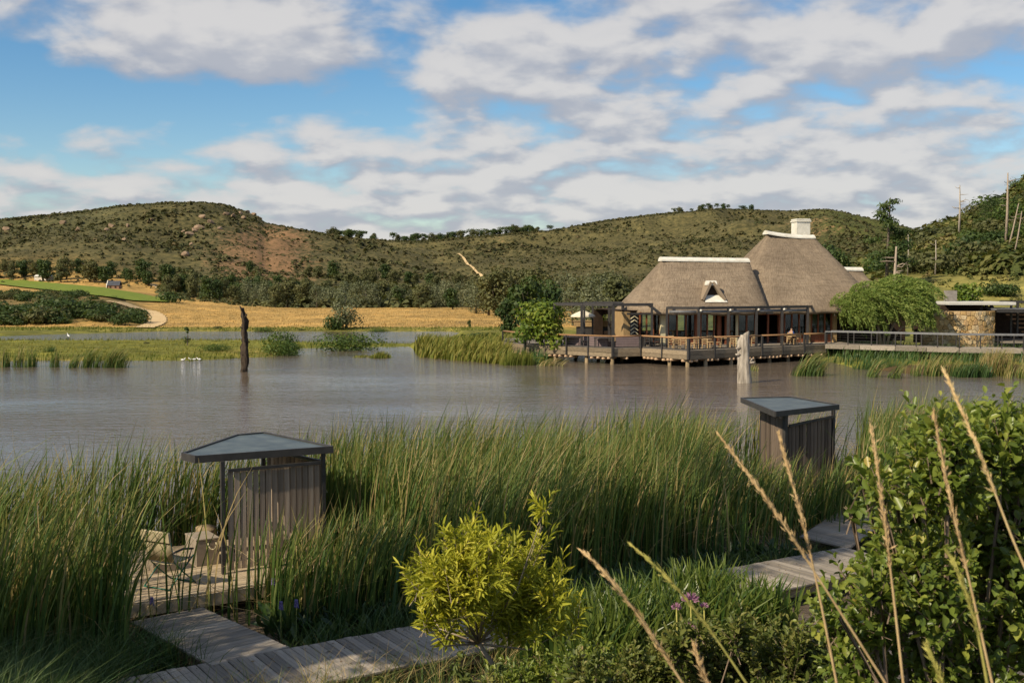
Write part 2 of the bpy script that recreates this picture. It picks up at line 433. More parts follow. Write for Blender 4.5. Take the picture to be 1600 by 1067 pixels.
mat_simple('bark', (.07, .055, .04), (.17, .14, .105), 4, .95, .1, .6, (4, 4, .8))
mat_simple('pale_bark', (.24, .185, .13), (.42, .34, .26), 3, .95, .1, .5, (4, 4, .8))
mat_simple('twig', (.13, .09, .06), (.27, .20, .14), 5, .9, .15, .3)
mat_simple('pale_twig', (.22, .17, .12), (.38, .31, .23), 5, .9, .15, .3)
mat_simple('rock', (.17, .115, .072), (.38, .27, .18), .6, .95, .1, .8, bd=.3)
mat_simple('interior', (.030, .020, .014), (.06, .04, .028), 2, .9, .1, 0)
mat_simple('mauve_fabric', (.155, .115, .115), (.215, .165, .160), 6, .95, .1, .2)
mat_simple('tan_fabric', (.33, .27, .165), (.46, .385, .25), 9, .95, .1, .2)
mat_simple('cream_fabric', (.66, .58, .42), (.76, .68, .52), 6, .95, .1, .2)
mat_simple('green_paint', (.008, .085, .055), (.014, .13, .085), 9, .45, .45, .05)
mat_simple('box_paint', (.25, .205, .155), (.33, .275, .21), 2.2, .85, .15, .25, (1, 1, 5), bd=.01)
mat_simple('rope', (.48, .40, .25), (.66, .57, .38), 40, .95, .1, .6)
mat_simple('shelter_roof', (.030, .044, .046), (.10, .12, .11), 2.6, .42, .45, .35, (1, 1, 1), detail=9)
mat_simple('concrete', (.50, .48, .43), (.62, .60, .54), 1.5, .9, .2, .2)
mat_simple('rough_plaster', (.17, .15, .13), (.30, .275, .245), 2.5, .95, .1, .5)
mat_simple('road_dirt', (.52, .36, .175), (.66, .49, .27), .5, .95, .1, .2, kind='Object')
mat_simple('crop', (.125, .175, .025), (.20, .235, .038), .35, .95, .1, .5, bd=.3)
mat_simple('iron_roof', (.04, .045, .055), (.08, .085, .10), 1, .6, .3, .1)
mat_simple('brick_wall', (.20, .12, .08), (.30, .19, .13), 2, .9, .1, .2)
mat_simple('mortar', (.26, .185, .10), (.36, .27, .155), 5, .95, .1, .5)
mat_simple('skin', (.42, .25, .17), (.46, .28, .19), 5, .6, .3, 0)
mat_simple('blue_cloth', (.035, .065, .20), (.06, .10, .28), 8, .9, .1, .1)
mat_simple('dark_hair', (.02, .014, .01), (.04, .03, .02), 20, .7, .3, 0)
mat_simple('white_feather', (.78, .77, .73), (.84, .83, .80), 20, .9, .1, 0)
mat_simple('beak', (.55, .25, .05), (.6, .3, .06), 20, .6, .2, 0)
mat_simple('light_wood', (.42, .285, .14), (.58, .41, .22), 4, .7, .2, .2, (3, 3, 3))
mat_simple('purple_flower', (.13, .10, .24), (.22, .18, .36), 30, .8, .2, .3)
mat_simple('pink_flower', (.30, .13, .22), (.42, .22, .32), 30, .8, .2, .3)
mat_simple('straw', (.42, .28, .13), (.60, .43, .22), 12, .8, .2, .3)
mat_simple('straw_pale', (.58, .41, .19), (.74, .56, .29), 12, .8, .2, .3)
mat_simple('straw_green', (.27, .26, .06), (.44, .39, .11), 12, .8, .2, .3)

def make_stone():
    t = NT('sandstone')
    oi = t.n('ShaderNodeObjectInfo')
    base = t.ramp(oi.outputs['Random'], [(0, (.42, .27, .12)), (.3, (.55, .37, .17)), (.55, (.62, .46, .25)), (.8, (.58, .47, .32)), (1, (.48, .31, .15))])
    n = t.noise(t.geo(), 5, 6, .65)
    c = t.mix(1.0, base, t.ramp(n, [(.3, (.65, .63, .60)), (.7, (1.2, 1.18, 1.12))]), 'MULTIPLY')
    return t.done(t.principled(c, .92, .12, t.bump(n, .6, .04)).outputs[0])
make_stone()
def make_glass():
    t = NT('window_glass')
    g = t.n('ShaderNodeBsdfGlossy'); g.inputs['Roughness'].default_value = .03; g.inputs['Color'].default_value = (.9, .95, .93, 1)
    tr = t.n('ShaderNodeBsdfTransparent'); tr.inputs[0].default_value = (.75, .80, .78, 1)
    fr = t.n('ShaderNodeFresnel'); fr.inputs[0].default_value = 1.5
    m = t.n('ShaderNodeMixShader'); t.l(fr.outputs[0], m.inputs[0]); t.l(tr.outputs[0], m.inputs[1]); t.l(g.outputs[0], m.inputs[2])
    return t.done(m.outputs[0])
make_glass()

mat_leaf('reed_leaf', [(0, (.032, .070, .018)), (.35, (.080, .138, .028)), (.6, (.165, .20, .048)), (.8, (.31, .26, .085)), (1, (.42, .31, .14))], .32, .5, .3)
mat_leaf('reed_dark', [(0, (.020, .050, .014)), (.5, (.045, .095, .022)), (1, (.11, .15, .04))], .25, .5, .3)
mat_leaf('marsh_green', [(0, (.07, .105, .016)), (.5, (.14, .165, .026)), (1, (.25, .22, .05))], .3, .6, .2)
mat_leaf('dark_leaf', [(0, (.022, .042, .011)), (.5, (.052, .085, .020)), (1, (.105, .135, .035))], .28, .55, .25)
mat_leaf('olive_leaf', [(0, (.05, .058, .02)), (.5, (.105, .112, .040)), (1, (.175, .165, .068))], .28, .6, .2)
mat_leaf('grey_leaf', [(0, (.085, .10, .052)), (.5, (.16, .175, .09)), (1, (.24, .245, .14))], .28, .6, .2)
mat_leaf('scrub_leaf', [(0, (.062, .070, .028)), (.35, (.088, .090, .037)), (.75, (.118, .108, .048)), (1, (.16, .115, .06))], .2, .75, .1)
mat_leaf('hill_leaf', [(0, (.042, .062, .016)), (.4, (.095, .112, .030)), (.75, (.17, .160, .050)), (1, (.25, .19, .085))], .26, .65, .15)
mat_leaf('bright_leaf', [(0, (.055, .095, .012)), (.5, (.125, .19, .024)), (1, (.28, .31, .040))], .35, .5, .3)
mat_leaf('marsh_bush', [(0, (.030, .060, .012)), (.5, (.070, .115, .020)), (1, (.16, .19, .035))], .28, .55, .25)
mat_leaf('willow_leaf', [(0, (.080, .130, .026)), (.5, (.165, .235, .050)), (1, (.30, .34, .09))], .38, .55, .2)
mat_leaf('yellow_leaf', [(0, (.17, .21, .026)), (.5, (.43, .43, .042)), (.88, (.66, .60, .09)), (1, (.46, .28, .07))], .42, .5, .25)
mat_leaf('shrub_leaf', [(0, (.075, .120, .020)), (.45, (.165, .22, .036)), (.8, (.28, .31, .055)), (.93, (.42, .37, .08)), (1, (.46, .25, .09))], .38, .38, .45)
mat_leaf('pale_shrub', [(0, (.055, .085, .018)), (.5, (.13, .155, .032)), (.85, (.24, .22, .06)), (1, (.36, .27, .11))], .32, .5, .3)
mat_leaf('strap_leaf', [(0, (.020, .050, .010)), (.5, (.058, .105, .018)), (1, (.15, .19, .035))], .35, .38, .45)
mat_leaf('weed_dark', [(0, (.018, .042, .012)), (.6, (.040, .078, .018)), (1, (.09, .12, .028))], .25, .4, .4)
mat_leaf('stubble', [(0, (.30, .19, .065)), (.5, (.46, .31, .115)), (1, (.56, .40, .17))], .2, .8, .1)
mat_leaf('litter', [(0, (.05, .03, .015)), (.5, (.16, .09, .04)), (1, (.34, .22, .08))], .1, .8, .1)
M = MATS

# ------------------------------------------------------------------ terrain
def interp(px, tab):
    xs = [a for a, b in tab]; ys = [b for a, b in tab]
    return np.interp(px, xs, ys)
NEAR_SHORE = [(-600, 563), (300, 563), (420, 557), (455, 551), (466, 543.5), (640, 541), (655, 556), (700, 560), (770, 566), (845, 570), (872, 557), (1000, 552), (1200, 553), (1300, 566), (1340, 575), (1420, 584), (1600, 588), (2400, 590)]
POND_NEAR = [(-600, 535), (0, 533), (420, 533), (460, 536), (640, 537), (690, 532), (715, 523), (725, 512)]
POND_FAR = [(-600, 528), (0, 525), (100, 521.5), (250, 517.5), (700, 517.5), (715, 519), (725, 520)]
HILLS = [  # foot distance, crest distance, crest rows
    (330, 800, [(-1500, 430), (-700, 395), (-200, 352), (0, 343), (60, 337), (120, 331), (190, 321), (250, 317), (320, 314.5), (350, 318), (380, 327), (405, 337), (414, 346), (470, 357), (520, 366), (560, 373), (620, 385), (700, 405), (820, 445), (3000, 470)]),
    (400, 950, [(-600, 470), (200, 420), (400, 375), (500, 370), (560, 372), (600, 374), (650, 377), (700, 373), (780, 366), (860, 359), (930, 346), (1000, 337), (1060, 331), (1120, 325), (1180, 327), (1230, 328), (1290, 325), (1350, 338), (1400, 350), (1500, 375), (1700, 400), (3000, 420)]),
    (300, 620, [(400, 520), (1120, 445), (1200, 405), (1260, 385), (1310, 372), (1350, 368), (1400, 372), (1500, 380), (1800, 380), (3000, 400)]),
    (150, 330, [(1000, 480), (1240, 446), (1320, 424), (1370, 404), (1405, 379), (1430, 370), (1480, 352), (1520, 339), (1560, 318), (1600, 283), (1700, 222), (1900, 160), (2400, 150), (3200, 220)]),
]
def terrain(X, Y):
    X = np.asarray(X, dtype=float); Y = np.asarray(Y, dtype=float)
    Yc = np.maximum(Y, 20.0)
    px = 800 + F * X / Yc; py = 444.5 + F * CAMZ / Yc
    e1 = (interp(px, NEAR_SHORE) - py) / 5.0
    pn = interp(px, POND_NEAR); pf = interp(px, POND_FAR)
    e2 = np.where(px < 724, np.maximum(py - pn, pf - py) / 2.5, 9.0)
    e = np.minimum(e1, e2)
    land = 0.30 * sm(e) - 0.9 * sm(-e)
    rise = sm((460 - px) / 380) * sm((Y - 158) / 165) * 5.4
    kn = sm((238 - px) / 70) * sm((Y - 152) / 26) * (1 - sm((Y - 205) / 40)) * 2.3
    rr = sm((px - 930) / 420) * sm((Y - 92) / 50) * 3.6
    base = land + rise + kn + rr + sm((Y - 150) / 120) * .25
    z = base
    nz = fbm(X * .012, Y * .012, 3, 5); nz2 = fbm(X * .05, Y * .05, 9, 4)
    hill = np.full_like(X, -99.0)
    for k, (Df, Dc, tab) in enumerate(HILLS):
        cz = CAMZ - (interp(px, tab) - 444.5) * Dc / F
        b0 = np.minimum(base, cz)
        t = (Y - Df) / (Dc - Df); tc_ = np.clip(t, 0, 1)
        up = b0 + (cz - b0) * (1 - (1 - tc_) ** 1.35)
        amp = np.sin(np.pi * np.clip(tc_, 0, 1)) * (Dc / 800.0)
        up = up + nz * 34 * amp * np.clip((cz - b0) / 40, 0, 1) + nz2 * 5 * amp
        up = np.minimum(up, CAMZ + (cz - CAMZ) * np.clip(Y / Dc, 0, 1) - 1.2 * np.clip(tc_ * 4, 0, 1))
        up = np.where(t > 1, cz - 1.2 - (Y - Dc) * .16, up)
        hill = np.where(t > 0, np.maximum(hill, up), hill)
    z = np.where(Y > 148, np.maximum(z, hill), z)
    z = np.where(Y > 1250, np.maximum(z, 2.0), z)
    bank = np.clip(4.25 - .30 * Y, -.9, 4.6) + fbm(X * .4, Y * .4, 21, 3) * .25
    f = sm((Y - 30) / 20)
    z = np.where(Y < 30, bank, z)
    z = np.where((Y >= 30) & (Y < 60), np.minimum(-.7, z), z)
    return z
def gz(x, y): return float(terrain(np.array([x]), np.array([y]))[0])
_YS = np.concatenate([np.arange(62, 340, .7), np.arange(340, 1200, 3.0)])
def at_ground(px, py):
    x = (px - 800) / F * _YS
    z = terrain(x, _YS); row = 444.5 - (z - CAMZ) * F / _YS
    i = np.argmax(row <= py) if (row <= py).any() else int(np.argmin(row))
    return Vector((x[i], _YS[i], z[i]))

def build_ground():
    ys = np.concatenate([np.arange(-60, 26, 2.0), np.arange(26, 62, 3.0), np.arange(62, 180, 1.0), np.arange(180, 340, 2.2), np.arange(340, 1000, 5.5), np.arange(1000, 1300, 15), np.arange(1300, 3200, 120)])
    ss = np.concatenate([np.linspace(-1.6, -.56, 50, endpoint=False), np.linspace(-.56, .56, 400, endpoint=False), np.linspace(.56, 1.6, 51)])
    Yg, Sg = np.meshgrid(ys, ss, indexing='ij')
    Xg = Sg * (np.maximum(Yg, 0) + 22 * (1 - sm(Yg / 90.0)))
    Zg = terrain(Xg, Yg)
    ny, nx = Yg.shape
    V = np.stack([Xg, Yg, Zg], -1).reshape(-1, 3)
    idx = np.arange(ny * nx).reshape(ny, nx)
    Fq = np.stack([idx[:-1, :-1], idx[:-1, 1:], idx[1:, 1:], idx[1:, :-1]], -1).reshape(-1, 4)
    me = fastmesh('ground', V, Fq, M['ground'], smooth=True)
    px = (800 + F * Xg / np.maximum(Yg, 20)).ravel(); Y = Yg.ravel(); X = Xg.ravel()
    rowv = (444.5 - (Zg.ravel() - CAMZ) * F / np.maximum(Y, 20))
    n = len(px); col = np.zeros((n, 4)); col[:, 3] = 1
    def put(mask, c): 
        m = np.clip(mask, 0, 1)[:, None]; col[:, :3] = col[:, :3] * (1 - m) + np.array(c) * m
    col[:, :3] = (.05, .055, .022)
    put(sm((Y - 60) / 5), (.085, .06, .03))                                       # bed
    spit = sm((Y - 80) / 3) * (1 - sm((Y - 133) / 8)); put(spit, (.17, .175, .035))
    put(spit * sm(.3 + fbm(X * .05, Y * .12, 5, 3) * 5) * (px < 480), (.34, .27, .08))
    field = sm((Y - 140) / 9); put(field, (.44, .285, .098))
    shore = sm((Y - 134) / 6) * (1 - sm((Y - 151) / 4)); put(shore * .8, (.17, .18, .04))
    fn = fbm(X * .06, Y * .05, 41, 4); put(field * sm(fn * 4) * .5, (.31, .205, .075))
    put(sm((238 - px) / 40) * sm((Y - 156) / 8) * (1 - sm((Y - 240) / 20)), (.21, .155, .062))      # knoll scrub floor
    put(sm((Y - 262 - 25 * fbm(X * .02, Y * .02, 6, 2)) / 25) * sm((px - 330) / 100), (.10, .095, .038))
    put(sm((px - 900) / 60) * sm((Y - 84) / 4), (.15, .16, .045))
    hm = sm((Y - 300) / 40); put(hm * sm((px - 100) / 150 + (Y - 380) / 50), (.102, .093, .042))
    put(sm((Y - 340) / 60), (.102, .093, .042))
    put(sm((Y - 400) / 100) * sm((300 - px) / 200), (.093, .092, .042))
    rgrass = sm((px - 1380) / 60) * sm((Y - 110) / 10) * sm((rowv - 420) / 8); put(rgrass, (.215, .20, .062))
    rhill = sm((px - 1230) / 80) * sm((428 - rowv) / 8) * sm((Y - 150) / 20); put(rhill, (.085, .095, .030))
    a = me.attributes.new('cover', 'FLOAT_COLOR', 'POINT'); a.data.foreach_set('color', col.astype(np.float32).ravel())
    soil = np.full(n, -.03)
    red = sm(1 - np.abs(px - 415) / 165.0) * sm((rowv - 330) / 40) * sm((460 - rowv) / 30) * (Y > 330)
    soil += .46 * red
    soil += .10 * sm((px - 560) / 80) * sm((860 - px) / 60) * (Y > 330)
    soil += .26 * sm(1 - np.abs(px - 1270) / 120) * sm((Y - 300) / 60) * (Y < 640)
    soil += .06 * (Y > 330) * sm((300 - px) / 100)
    soil = np.where(Y < 300, -.6, soil)
    soil += .22 * rhill * (px > 1380) * .5
    b = me.attributes.new('soil', 'FLOAT', 'POINT'); b.data.foreach_set('value', soil.astype(np.float32))
    o = link('ground', me); setp(o, kind='structure', label='valley floor, banks and scrubby hills around the lake')
    return o
build_ground()

wm = MB(); wm.raw([(-420, 8, 0), (420, 8, 0), (420, 160, 0), (-420, 160, 0)], [(0, 1, 2, 3)])
setp(wm.build('lake_water', M['water']), kind='structure', label='brown rippled lake water reaching to the far pond')

def drape(name, top, bottom, nx, ny, mat, lift, label):
    V = []
    for i in range(nx + 1):
        a = i / nx
        pxx = top[0][0] + (top[-1][0] - top[0][0]) * a
        r0 = np.interp(pxx, [p[0] for p in top], [p[1] for p in top]); r1 = np.interp(pxx, [p[0] for p in bottom], [p[1] for p in bottom])
        for j in range(ny + 1):
            p = at_ground(pxx, r1 + (r0 - r1) * j / ny); V.append((p.x, p.y, gz(p.x, p.y) + lift))
    idx = np.arange((nx + 1) * (ny + 1)).reshape(nx + 1, ny + 1)
    Fq = np.stack([idx[:-1, :-1], idx[1:, :-1], idx[1:, 1:], idx[:-1, 1:]], -1).reshape(-1, 4)
    o = link(name, fastmesh(name, np.array(V), Fq, mat, smooth=True)); setp(o, kind='structure', label=label); return o
drape('crop_field', [(-60, 433), (0, 438), (60, 441), (160, 450), (215, 459), (262, 469)], [(-60, 441), (0, 445), (30, 449), (130, 460), (210, 471), (262, 473)], 60, 8, M['crop'], .30, 'bright green crop field on the slope at left')

def road(pts, w, name, label, lift=.14):
    P = [at_ground(*p) for p in pts]
    Q = []
    for i in range(len(P) - 1):                       # Catmull-Rom refinement
        p0 = P[max(i - 1, 0)]; p1 = P[i]; p2 = P[i + 1]; p3 = P[min(i + 2, len(P) - 1)]
        for k in range(10):
            t = k / 10
            Q.append(.5 * ((2 * p1) + (p2 - p0) * t + (2 * p0 - 5 * p1 + 4 * p2 - p3) * t * t + (3 * p1 - p0 - 3 * p2 + p3) * t ** 3))
    Q.append(P[-1]); V = []; nx = 4
    for i, q in enumerate(Q):
        d = (Q[min(i + 1, len(Q) - 1)] - Q[max(i - 1, 0)]); d.z = 0; d.normalize(); s = Vector((d.y, -d.x, 0))
        ww = w * (1 + .12 * math.sin(i * 1.7))
        for k in range(nx + 1):
            p = q + s * ww * (k / nx - .5); V.append((p.x, p.y, gz(p.x, p.y) + lift))
    idx = np.arange(len(Q) * (nx + 1)).reshape(len(Q), nx + 1)
    Fq = np.stack([idx[:-1, :-1], idx[:-1, 1:], idx[1:, 1:], idx[1:, :-1]], -1).reshape(-1, 4)
    o = link(name, fastmesh(name, np.array(V), Fq, M['road_dirt'], smooth=True)); setp(o, kind='structure', label=label)
road([(224, 512.5), (238, 508), (246, 502), (245, 494), (234, 487), (215, 480), (192, 475.5), (172, 472)], 2.6, 'dirt_road', 'pale sandy track bending round the bushy knoll')
road([(716, 398), (727, 410), (739, 420), (752, 433), (760, 440)], 1.1, 'hill_track', 'eroded sandy track down the far hillside', .5)
road([(258, 464), (256, 456), (250, 450), (238, 446.5), (228, 445)], 2.6, 'dirt_road', 'far stretch of sandy track above the crop field', .25)

# ------------------------------------------------------------------ thatched restaurant
YAW = R(12); RO = Vector((11.9, 89.6, 0.0)); CY, SY = math.cos(YAW), math.sin(YAW)
def lx(px, y):                      # local x on the building of a photo column, at local depth y
    k = (px - 800) / F
    return (k * (RO.y + CY * y) - RO.x + SY * y) / (CY - k * SY)
def l2w(x, y, z=0): return Vector((RO.x + CY * x - SY * y, RO.y + SY * x + CY * y, z))
DZ = 1.2                            # deck level
rest = empty('thatched_restaurant', (RO.x, RO.y, 0), 'large thatched restaurant with cream ridge caps standing on stilts over the lake', 'restaurant', None, YAW)
def lb(mb, name, mat, parent=rest): return mb.build(name, mat, parent, world=False)

def thatch(x0, x1, y0, y1, rx0, rx1, ry, z0, z1, thick=.32, expo=3.2, nt=14, nper=96, sag=.10, flare=.0):
    cx, cy = (x0 + x1) / 2, (y0 + y1) / 2; V = []; UV = []; Fq = []
    def ring(t):
        hx = (x1 - x0) / 2; hy = (y1 - y0) / 2; rhx = (rx1 - rx0) / 2; rcx = (rx0 + rx1) / 2
        ax = hx + (rhx - hx) * t; ay = hy + (.10 - hy) * t; ccx = cx + (rcx - cx) * t; ccy = cy + (ry - cy) * t
        ex = expo + (7 - expo) * t
        z = z0 + (z1 - z0) * (t - sag * math.sin(math.pi * t) * .35 * (1 - t))
        out = []
        for k in range(nper):
            a = 2 * math.pi * k / nper
            # spread samples evenly along long sides
            c, s = math.cos(a), math.sin(a)
            q = (abs(c) ** ex + abs(s) ** ex) ** (-1 / ex)
            out.append((ccx + ax * c * q, ccy + ay * s * q, z))
        return out
    rings = [[(x * 1, y, z - thick) for x, y, z in ring(0.035)], [(x, y, z - thick) for x, y, z in ring(0.0)], [(x, y, z - thick * .25) for x, y, z in ring(-0.005)]]
    rings += [ring(i / nt) for i in range(nt + 1)]
    for r, rg in enumerate(rings):
        L = 0
        for k, p in enumerate(rg + [rg[0]]):
            V.append(p)
    m = nper + 1
    per = [0]
    r1 = rings[2] + [rings[2][0]]
    for k in range(nper): per.append(per[-1] + (Vector(r1[k + 1]) - Vector(r1[k])).length)
    slope = math.hypot(z1 - z0, (y1 - y0) / 2)
    for r in range(len(rings) - 1):
        for k in range(nper): Fq.append((r * m + k, r * m + k + 1, (r + 1) * m + k + 1, (r + 1) * m + k))
    me = bpy.data.meshes.new('thatch_roof'); rs = np.random.default_rng(int(abs(x0) * 100))
    Va = np.array(V); Va[:, 2] += fbm(Va[:, 0] * 1.6 + 40, Va[:, 1] * 1.6 + Va[:, 2] * 1.3, 77, 3) * .22
    me.from_pydata([tuple(v) for v in Va], [], Fq); uvl = me.uv_layers.new(name='UVMap')
    for p in me.polygons:
        p.use_smooth = True
        for li in p.loop_indices:
            vi = me.loops[li].vertex_index; r, k = divmod(vi, m)
            uvl.data[li].uv = (per[k], (r - 2) / nt * slope)
    me.materials.append(M['thatch']); return me
xr0, xr1 = lx(1037, 3.8), lx(1166, 3.8)
AX0, AX1 = -2.1, lx(1219, -1.0)
link('thatch_roof', thatch(AX0, AX1, -1.1, 8.4, xr0 - .1, xr1 + .1, 3.8, 3.95, 8.15, expo=4.2), rest)
bx0, bx1 = lx(1201, 7.0), lx(1263, 7.0)
link('thatch_roof', thatch(bx0 - 5.6, bx1 + 5.2, .35, 14, bx0 - .2, bx1 + .2, 7.0, 3.95, 10.35, expo=3.6), rest)
cx0, cx1 = lx(1300, 14), lx(1346, 14)
link('thatch_roof', thatch(cx0 - 3, cx1 + 2.6, 10.5, 19, cx0, cx1, 14.5, 3.6, 7.55), rest)
def ridge_cap(xa, xb, y, za, zb, w=.48, lift=.17, bow=0):
    mb = MB(); n = 8; prof = [(-w, -.36), (-w * .95, -.24), (-w * .45, -.05), (0, .0), (w * .45, -.05), (w * .95, -.24), (w, -.36)]
    V = []
    for i in range(n + 1):
        t = i / n; x = xa + (xb - xa) * t; z = za + (zb - za) * t + lift + bow * (2 * t - 1) ** 2
        for (a, b) in prof: V.append((x, y + a, z + b))
    m = len(prof); fs = []
    for i in range(n):
        for k in range(m - 1): fs.append((i * m + k, (i + 1) * m + k, (i + 1) * m + k + 1, i * m + k + 1))
    fs += [tuple(range(m)), tuple(range((n + 1) * m - 1, n * m - 1, -1))]
    return mb.raw(V, fs)
lb(ridge_cap(xr0 - .35, xr1 + .1, 3.8, 8.12, 8.05), 'ridge_cap', M['plaster_white'])
lb(ridge_cap(bx0 - .40, bx1 + .35, 7.0, 10.42, 10.08, .54, bow=.12), 'ridge_cap', M['plaster_white'])
lb(ridge_cap(cx0 - .3, cx1 + .2, 14.5, 7.55, 7.5), 'ridge_cap', M['plaster_white'])
# chimney
ca, cb = lx(1238.5, 8.2), lx(1260.5, 8.2); cc = (ca + cb) / 2; cw = cb - ca
mb = MB(); mb.box((cc, 8.2, 10.7), (cw * .94, 1.1, 1.75), bev=.04)
ch = lb(mb, 'chimney', M['plaster_white'])
mb = MB(); mb.box((cc, 8.2, 11.56), (cw * 1.06, 1.24, .13), bev=.03); mb.box((cc, 8.2, 11.70), (cw * 1.0, 1.16, .16), bev=.07); lb(mb, 'chimney_cap', M['plaster_white'], ch)
# dormer on the front slope
def Afront(z): return -1.1 + (z - 3.95) / (8.15 - 3.95) * 4.85
da, db_ = lx(1097, .2), lx(1128, .2); dm = (da + db_) / 2; zb_, zt_ = 4.75, 6.15
yf = Afront(zb_) - .10
dorm = MB()
def wedge(a0, a1, t):  # sloping thatch slab from eave point to ridge, running back into the roof
    n = Vector((a1[1] - a0[1], 0, -(a1[0] - a0[0]))).normalized() * t
    if n.z < 0: n = -n
    V = []
    for (x, z) in (a0, a1):
        for yy in (yf + (.42 if z > 5.5 else 0.0), Afront(z) + 1.0): V += [(x, yy, z), (x + n.x, yy, z + n.z)]
    dorm.raw(V, [(0, 1, 5, 4), (2, 6, 7, 3), (1, 3, 7, 5), (0, 4, 6, 2), (0, 2, 3, 1), (4, 5, 7, 6)])
wedge((da - .02, zb_), (dm, zt_), .20); wedge((db_ + .02, zb_), (dm, zt_), .20)
dob = lb(dorm, 'dormer', M['thatch'])
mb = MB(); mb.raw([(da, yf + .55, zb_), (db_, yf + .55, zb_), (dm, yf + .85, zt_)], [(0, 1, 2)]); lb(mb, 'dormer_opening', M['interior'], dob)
mb = MB(); mb.raw([(da + .05, yf - .10, zb_ - .12), (db_ + .25, yf - .10, zb_ - .12), (db_ + .05, yf + .62, zb_ + .42), (da + .35, yf + .62, zb_ + .42), (da + .05, yf + .2, zb_ - .3), (db_ + .25, yf + .2, zb_ - .3)], [(0, 1, 2, 3), (4, 5, 1, 0), (1, 5, 2), (0, 3, 4)]); lb(mb, 'dormer_sill', M['plaster_white'], dob)
lb(ridge_cap(dm - .42, dm + .42, yf + .75, zt_ + .02, zt_ + .02, .30, .16), 'dormer_cap', M['plaster_white'], dob)
# walls: local front line y = 0 for the left part, y = 1.6 for the right part
ZT = 3.86
def post(px, y, w, mat, name='wall_post', d=None, z1=ZT, z0=DZ):
    x = lx(px, y); mb = MB(); mb.box((x, y, (z0 + z1) / 2), (w, d or w, z1 - z0), bev=.015); return lb(mb, name, mat)
def window(px0, px1, y, n, sill=.62, mat='red_wood', head=.16, panel=True):
    x0, x1 = lx(px0, y), lx(px1, y); mb = MB(); fw = .11
    mb.box(((x0 + x1) / 2, y, ZT - head / 2), (x1 - x0, .12, head)); mb.box(((x0 + x1) / 2, y - .01, DZ + sill), (x1 - x0, .15, .10)); 
    for i in range(n + 1):
        x = x0 + (x1 - x0) * i / n; mb.box((x, y + .004, (DZ + sill + ZT) / 2 - .01), (fw, .11, ZT - DZ - sill - .05))
    f = lb(mb, 'window', M[mat])
    for i in range(n):
        xa = x0 + (x1 - x0) * i / n + fw / 2; xb = x0 + (x1 - x0) * (i + 1) / n - fw / 2
        g = MB(); g.box(((xa + xb) / 2, y + .03, (DZ + sill + .05 + ZT - head) / 2), (xb - xa, .012, ZT - head - DZ - sill - .05)); lb(g, 'pane', M['window_glass'], f)
    if panel:
        p = MB(); p.box(((x0 + x1) / 2, y + .02, DZ + sill / 2 - .03), (x1 - x0, .08, sill - .06)); 
        k = max(2, n * 2)
        for i in range(k + 1):
            p.box((x0 + (x1 - x0) * i / k, y - .03, DZ + sill / 2 - .03), (.035, .03, sill - .08))
        lb(p, 'sill_panel', M['red_wood'])
    return f
mb = MB(); mb.box((lx(1036, 0), .1, (DZ + ZT) / 2), (.42, .42, ZT - DZ), bev=.02); lb(mb, 'pier', M['plaster_cream'])
post(978, 0.3, .55, M['tan_wood'], 'corner_post')
window(1000, 1031, .25, 3, .35, panel=False)
window(1044, 1086, .15, 3, .62); window(1095, 1126, .15, 3, .62); window(1140, 1180, .15, 3, .62)
post(1123, .0, .22, M['red_wood']); post(1151.5, -.05, .17, M['plaster_cream']); post(1088, .1, .20, M['red_wood']); post(1134, .1, .16, M['red_wood'])
post(1218, 1.5, .26, M['red_wood']); window(1226, 1260, 1.6, 3, .62); post(1263, 1.45, .30, M['tan_wood']); window(1268, 1299, 1.6, 3, .68); post(1304, 1.45, .30, M['tan_wood'])
post(1200, .8, .14, M['red_wood'])
mb = MB(); xa, xb = lx(1263, 1.6), lx(1310, 1.6); mb.box((lx(1200, .9), .9, 3.72), (lx(1220, .9) - lx(1180, .9) + .3, .10, .30)); lb(mb, 'lintel', M['red_wood'])
mb = MB(); mb.box(((lx(973, -.35) + lx(1214, -.35)) / 2, -.35, 3.74), (lx(1214, -.35) - lx(973, -.35) - .7, .14, .16)); mb.box(((lx(1214, 1.2) + lx(1312, 1.2)) / 2, 1.2, 3.74), (lx(1312, 1.2) - lx(1214, 1.2), .14, .16)); lb(mb, 'eave_beam', M['dark_metal'])
# carved chevron panel beside the door
mb = MB(); xc = lx(991, -.3)
for i in range(7):
    z = DZ + .35 + i * .30
    mb.beam((xc - .30, -.3, z), (xc, -.3, z + .22), .05, .20, up=Vector((0, 1, 0))); mb.beam((xc + .30, -.3, z), (xc, -.3, z + .22), .05, .20, up=Vector((0, 1, 0)))
zz = MB(); zz.box((xc, -.22, DZ + 1.35), (.62, .06, 2.3)); cp = lb(zz, 'carved_panel', M['dark_metal']); lb(mb, 'chevron', M['plaster_cream'], cp)
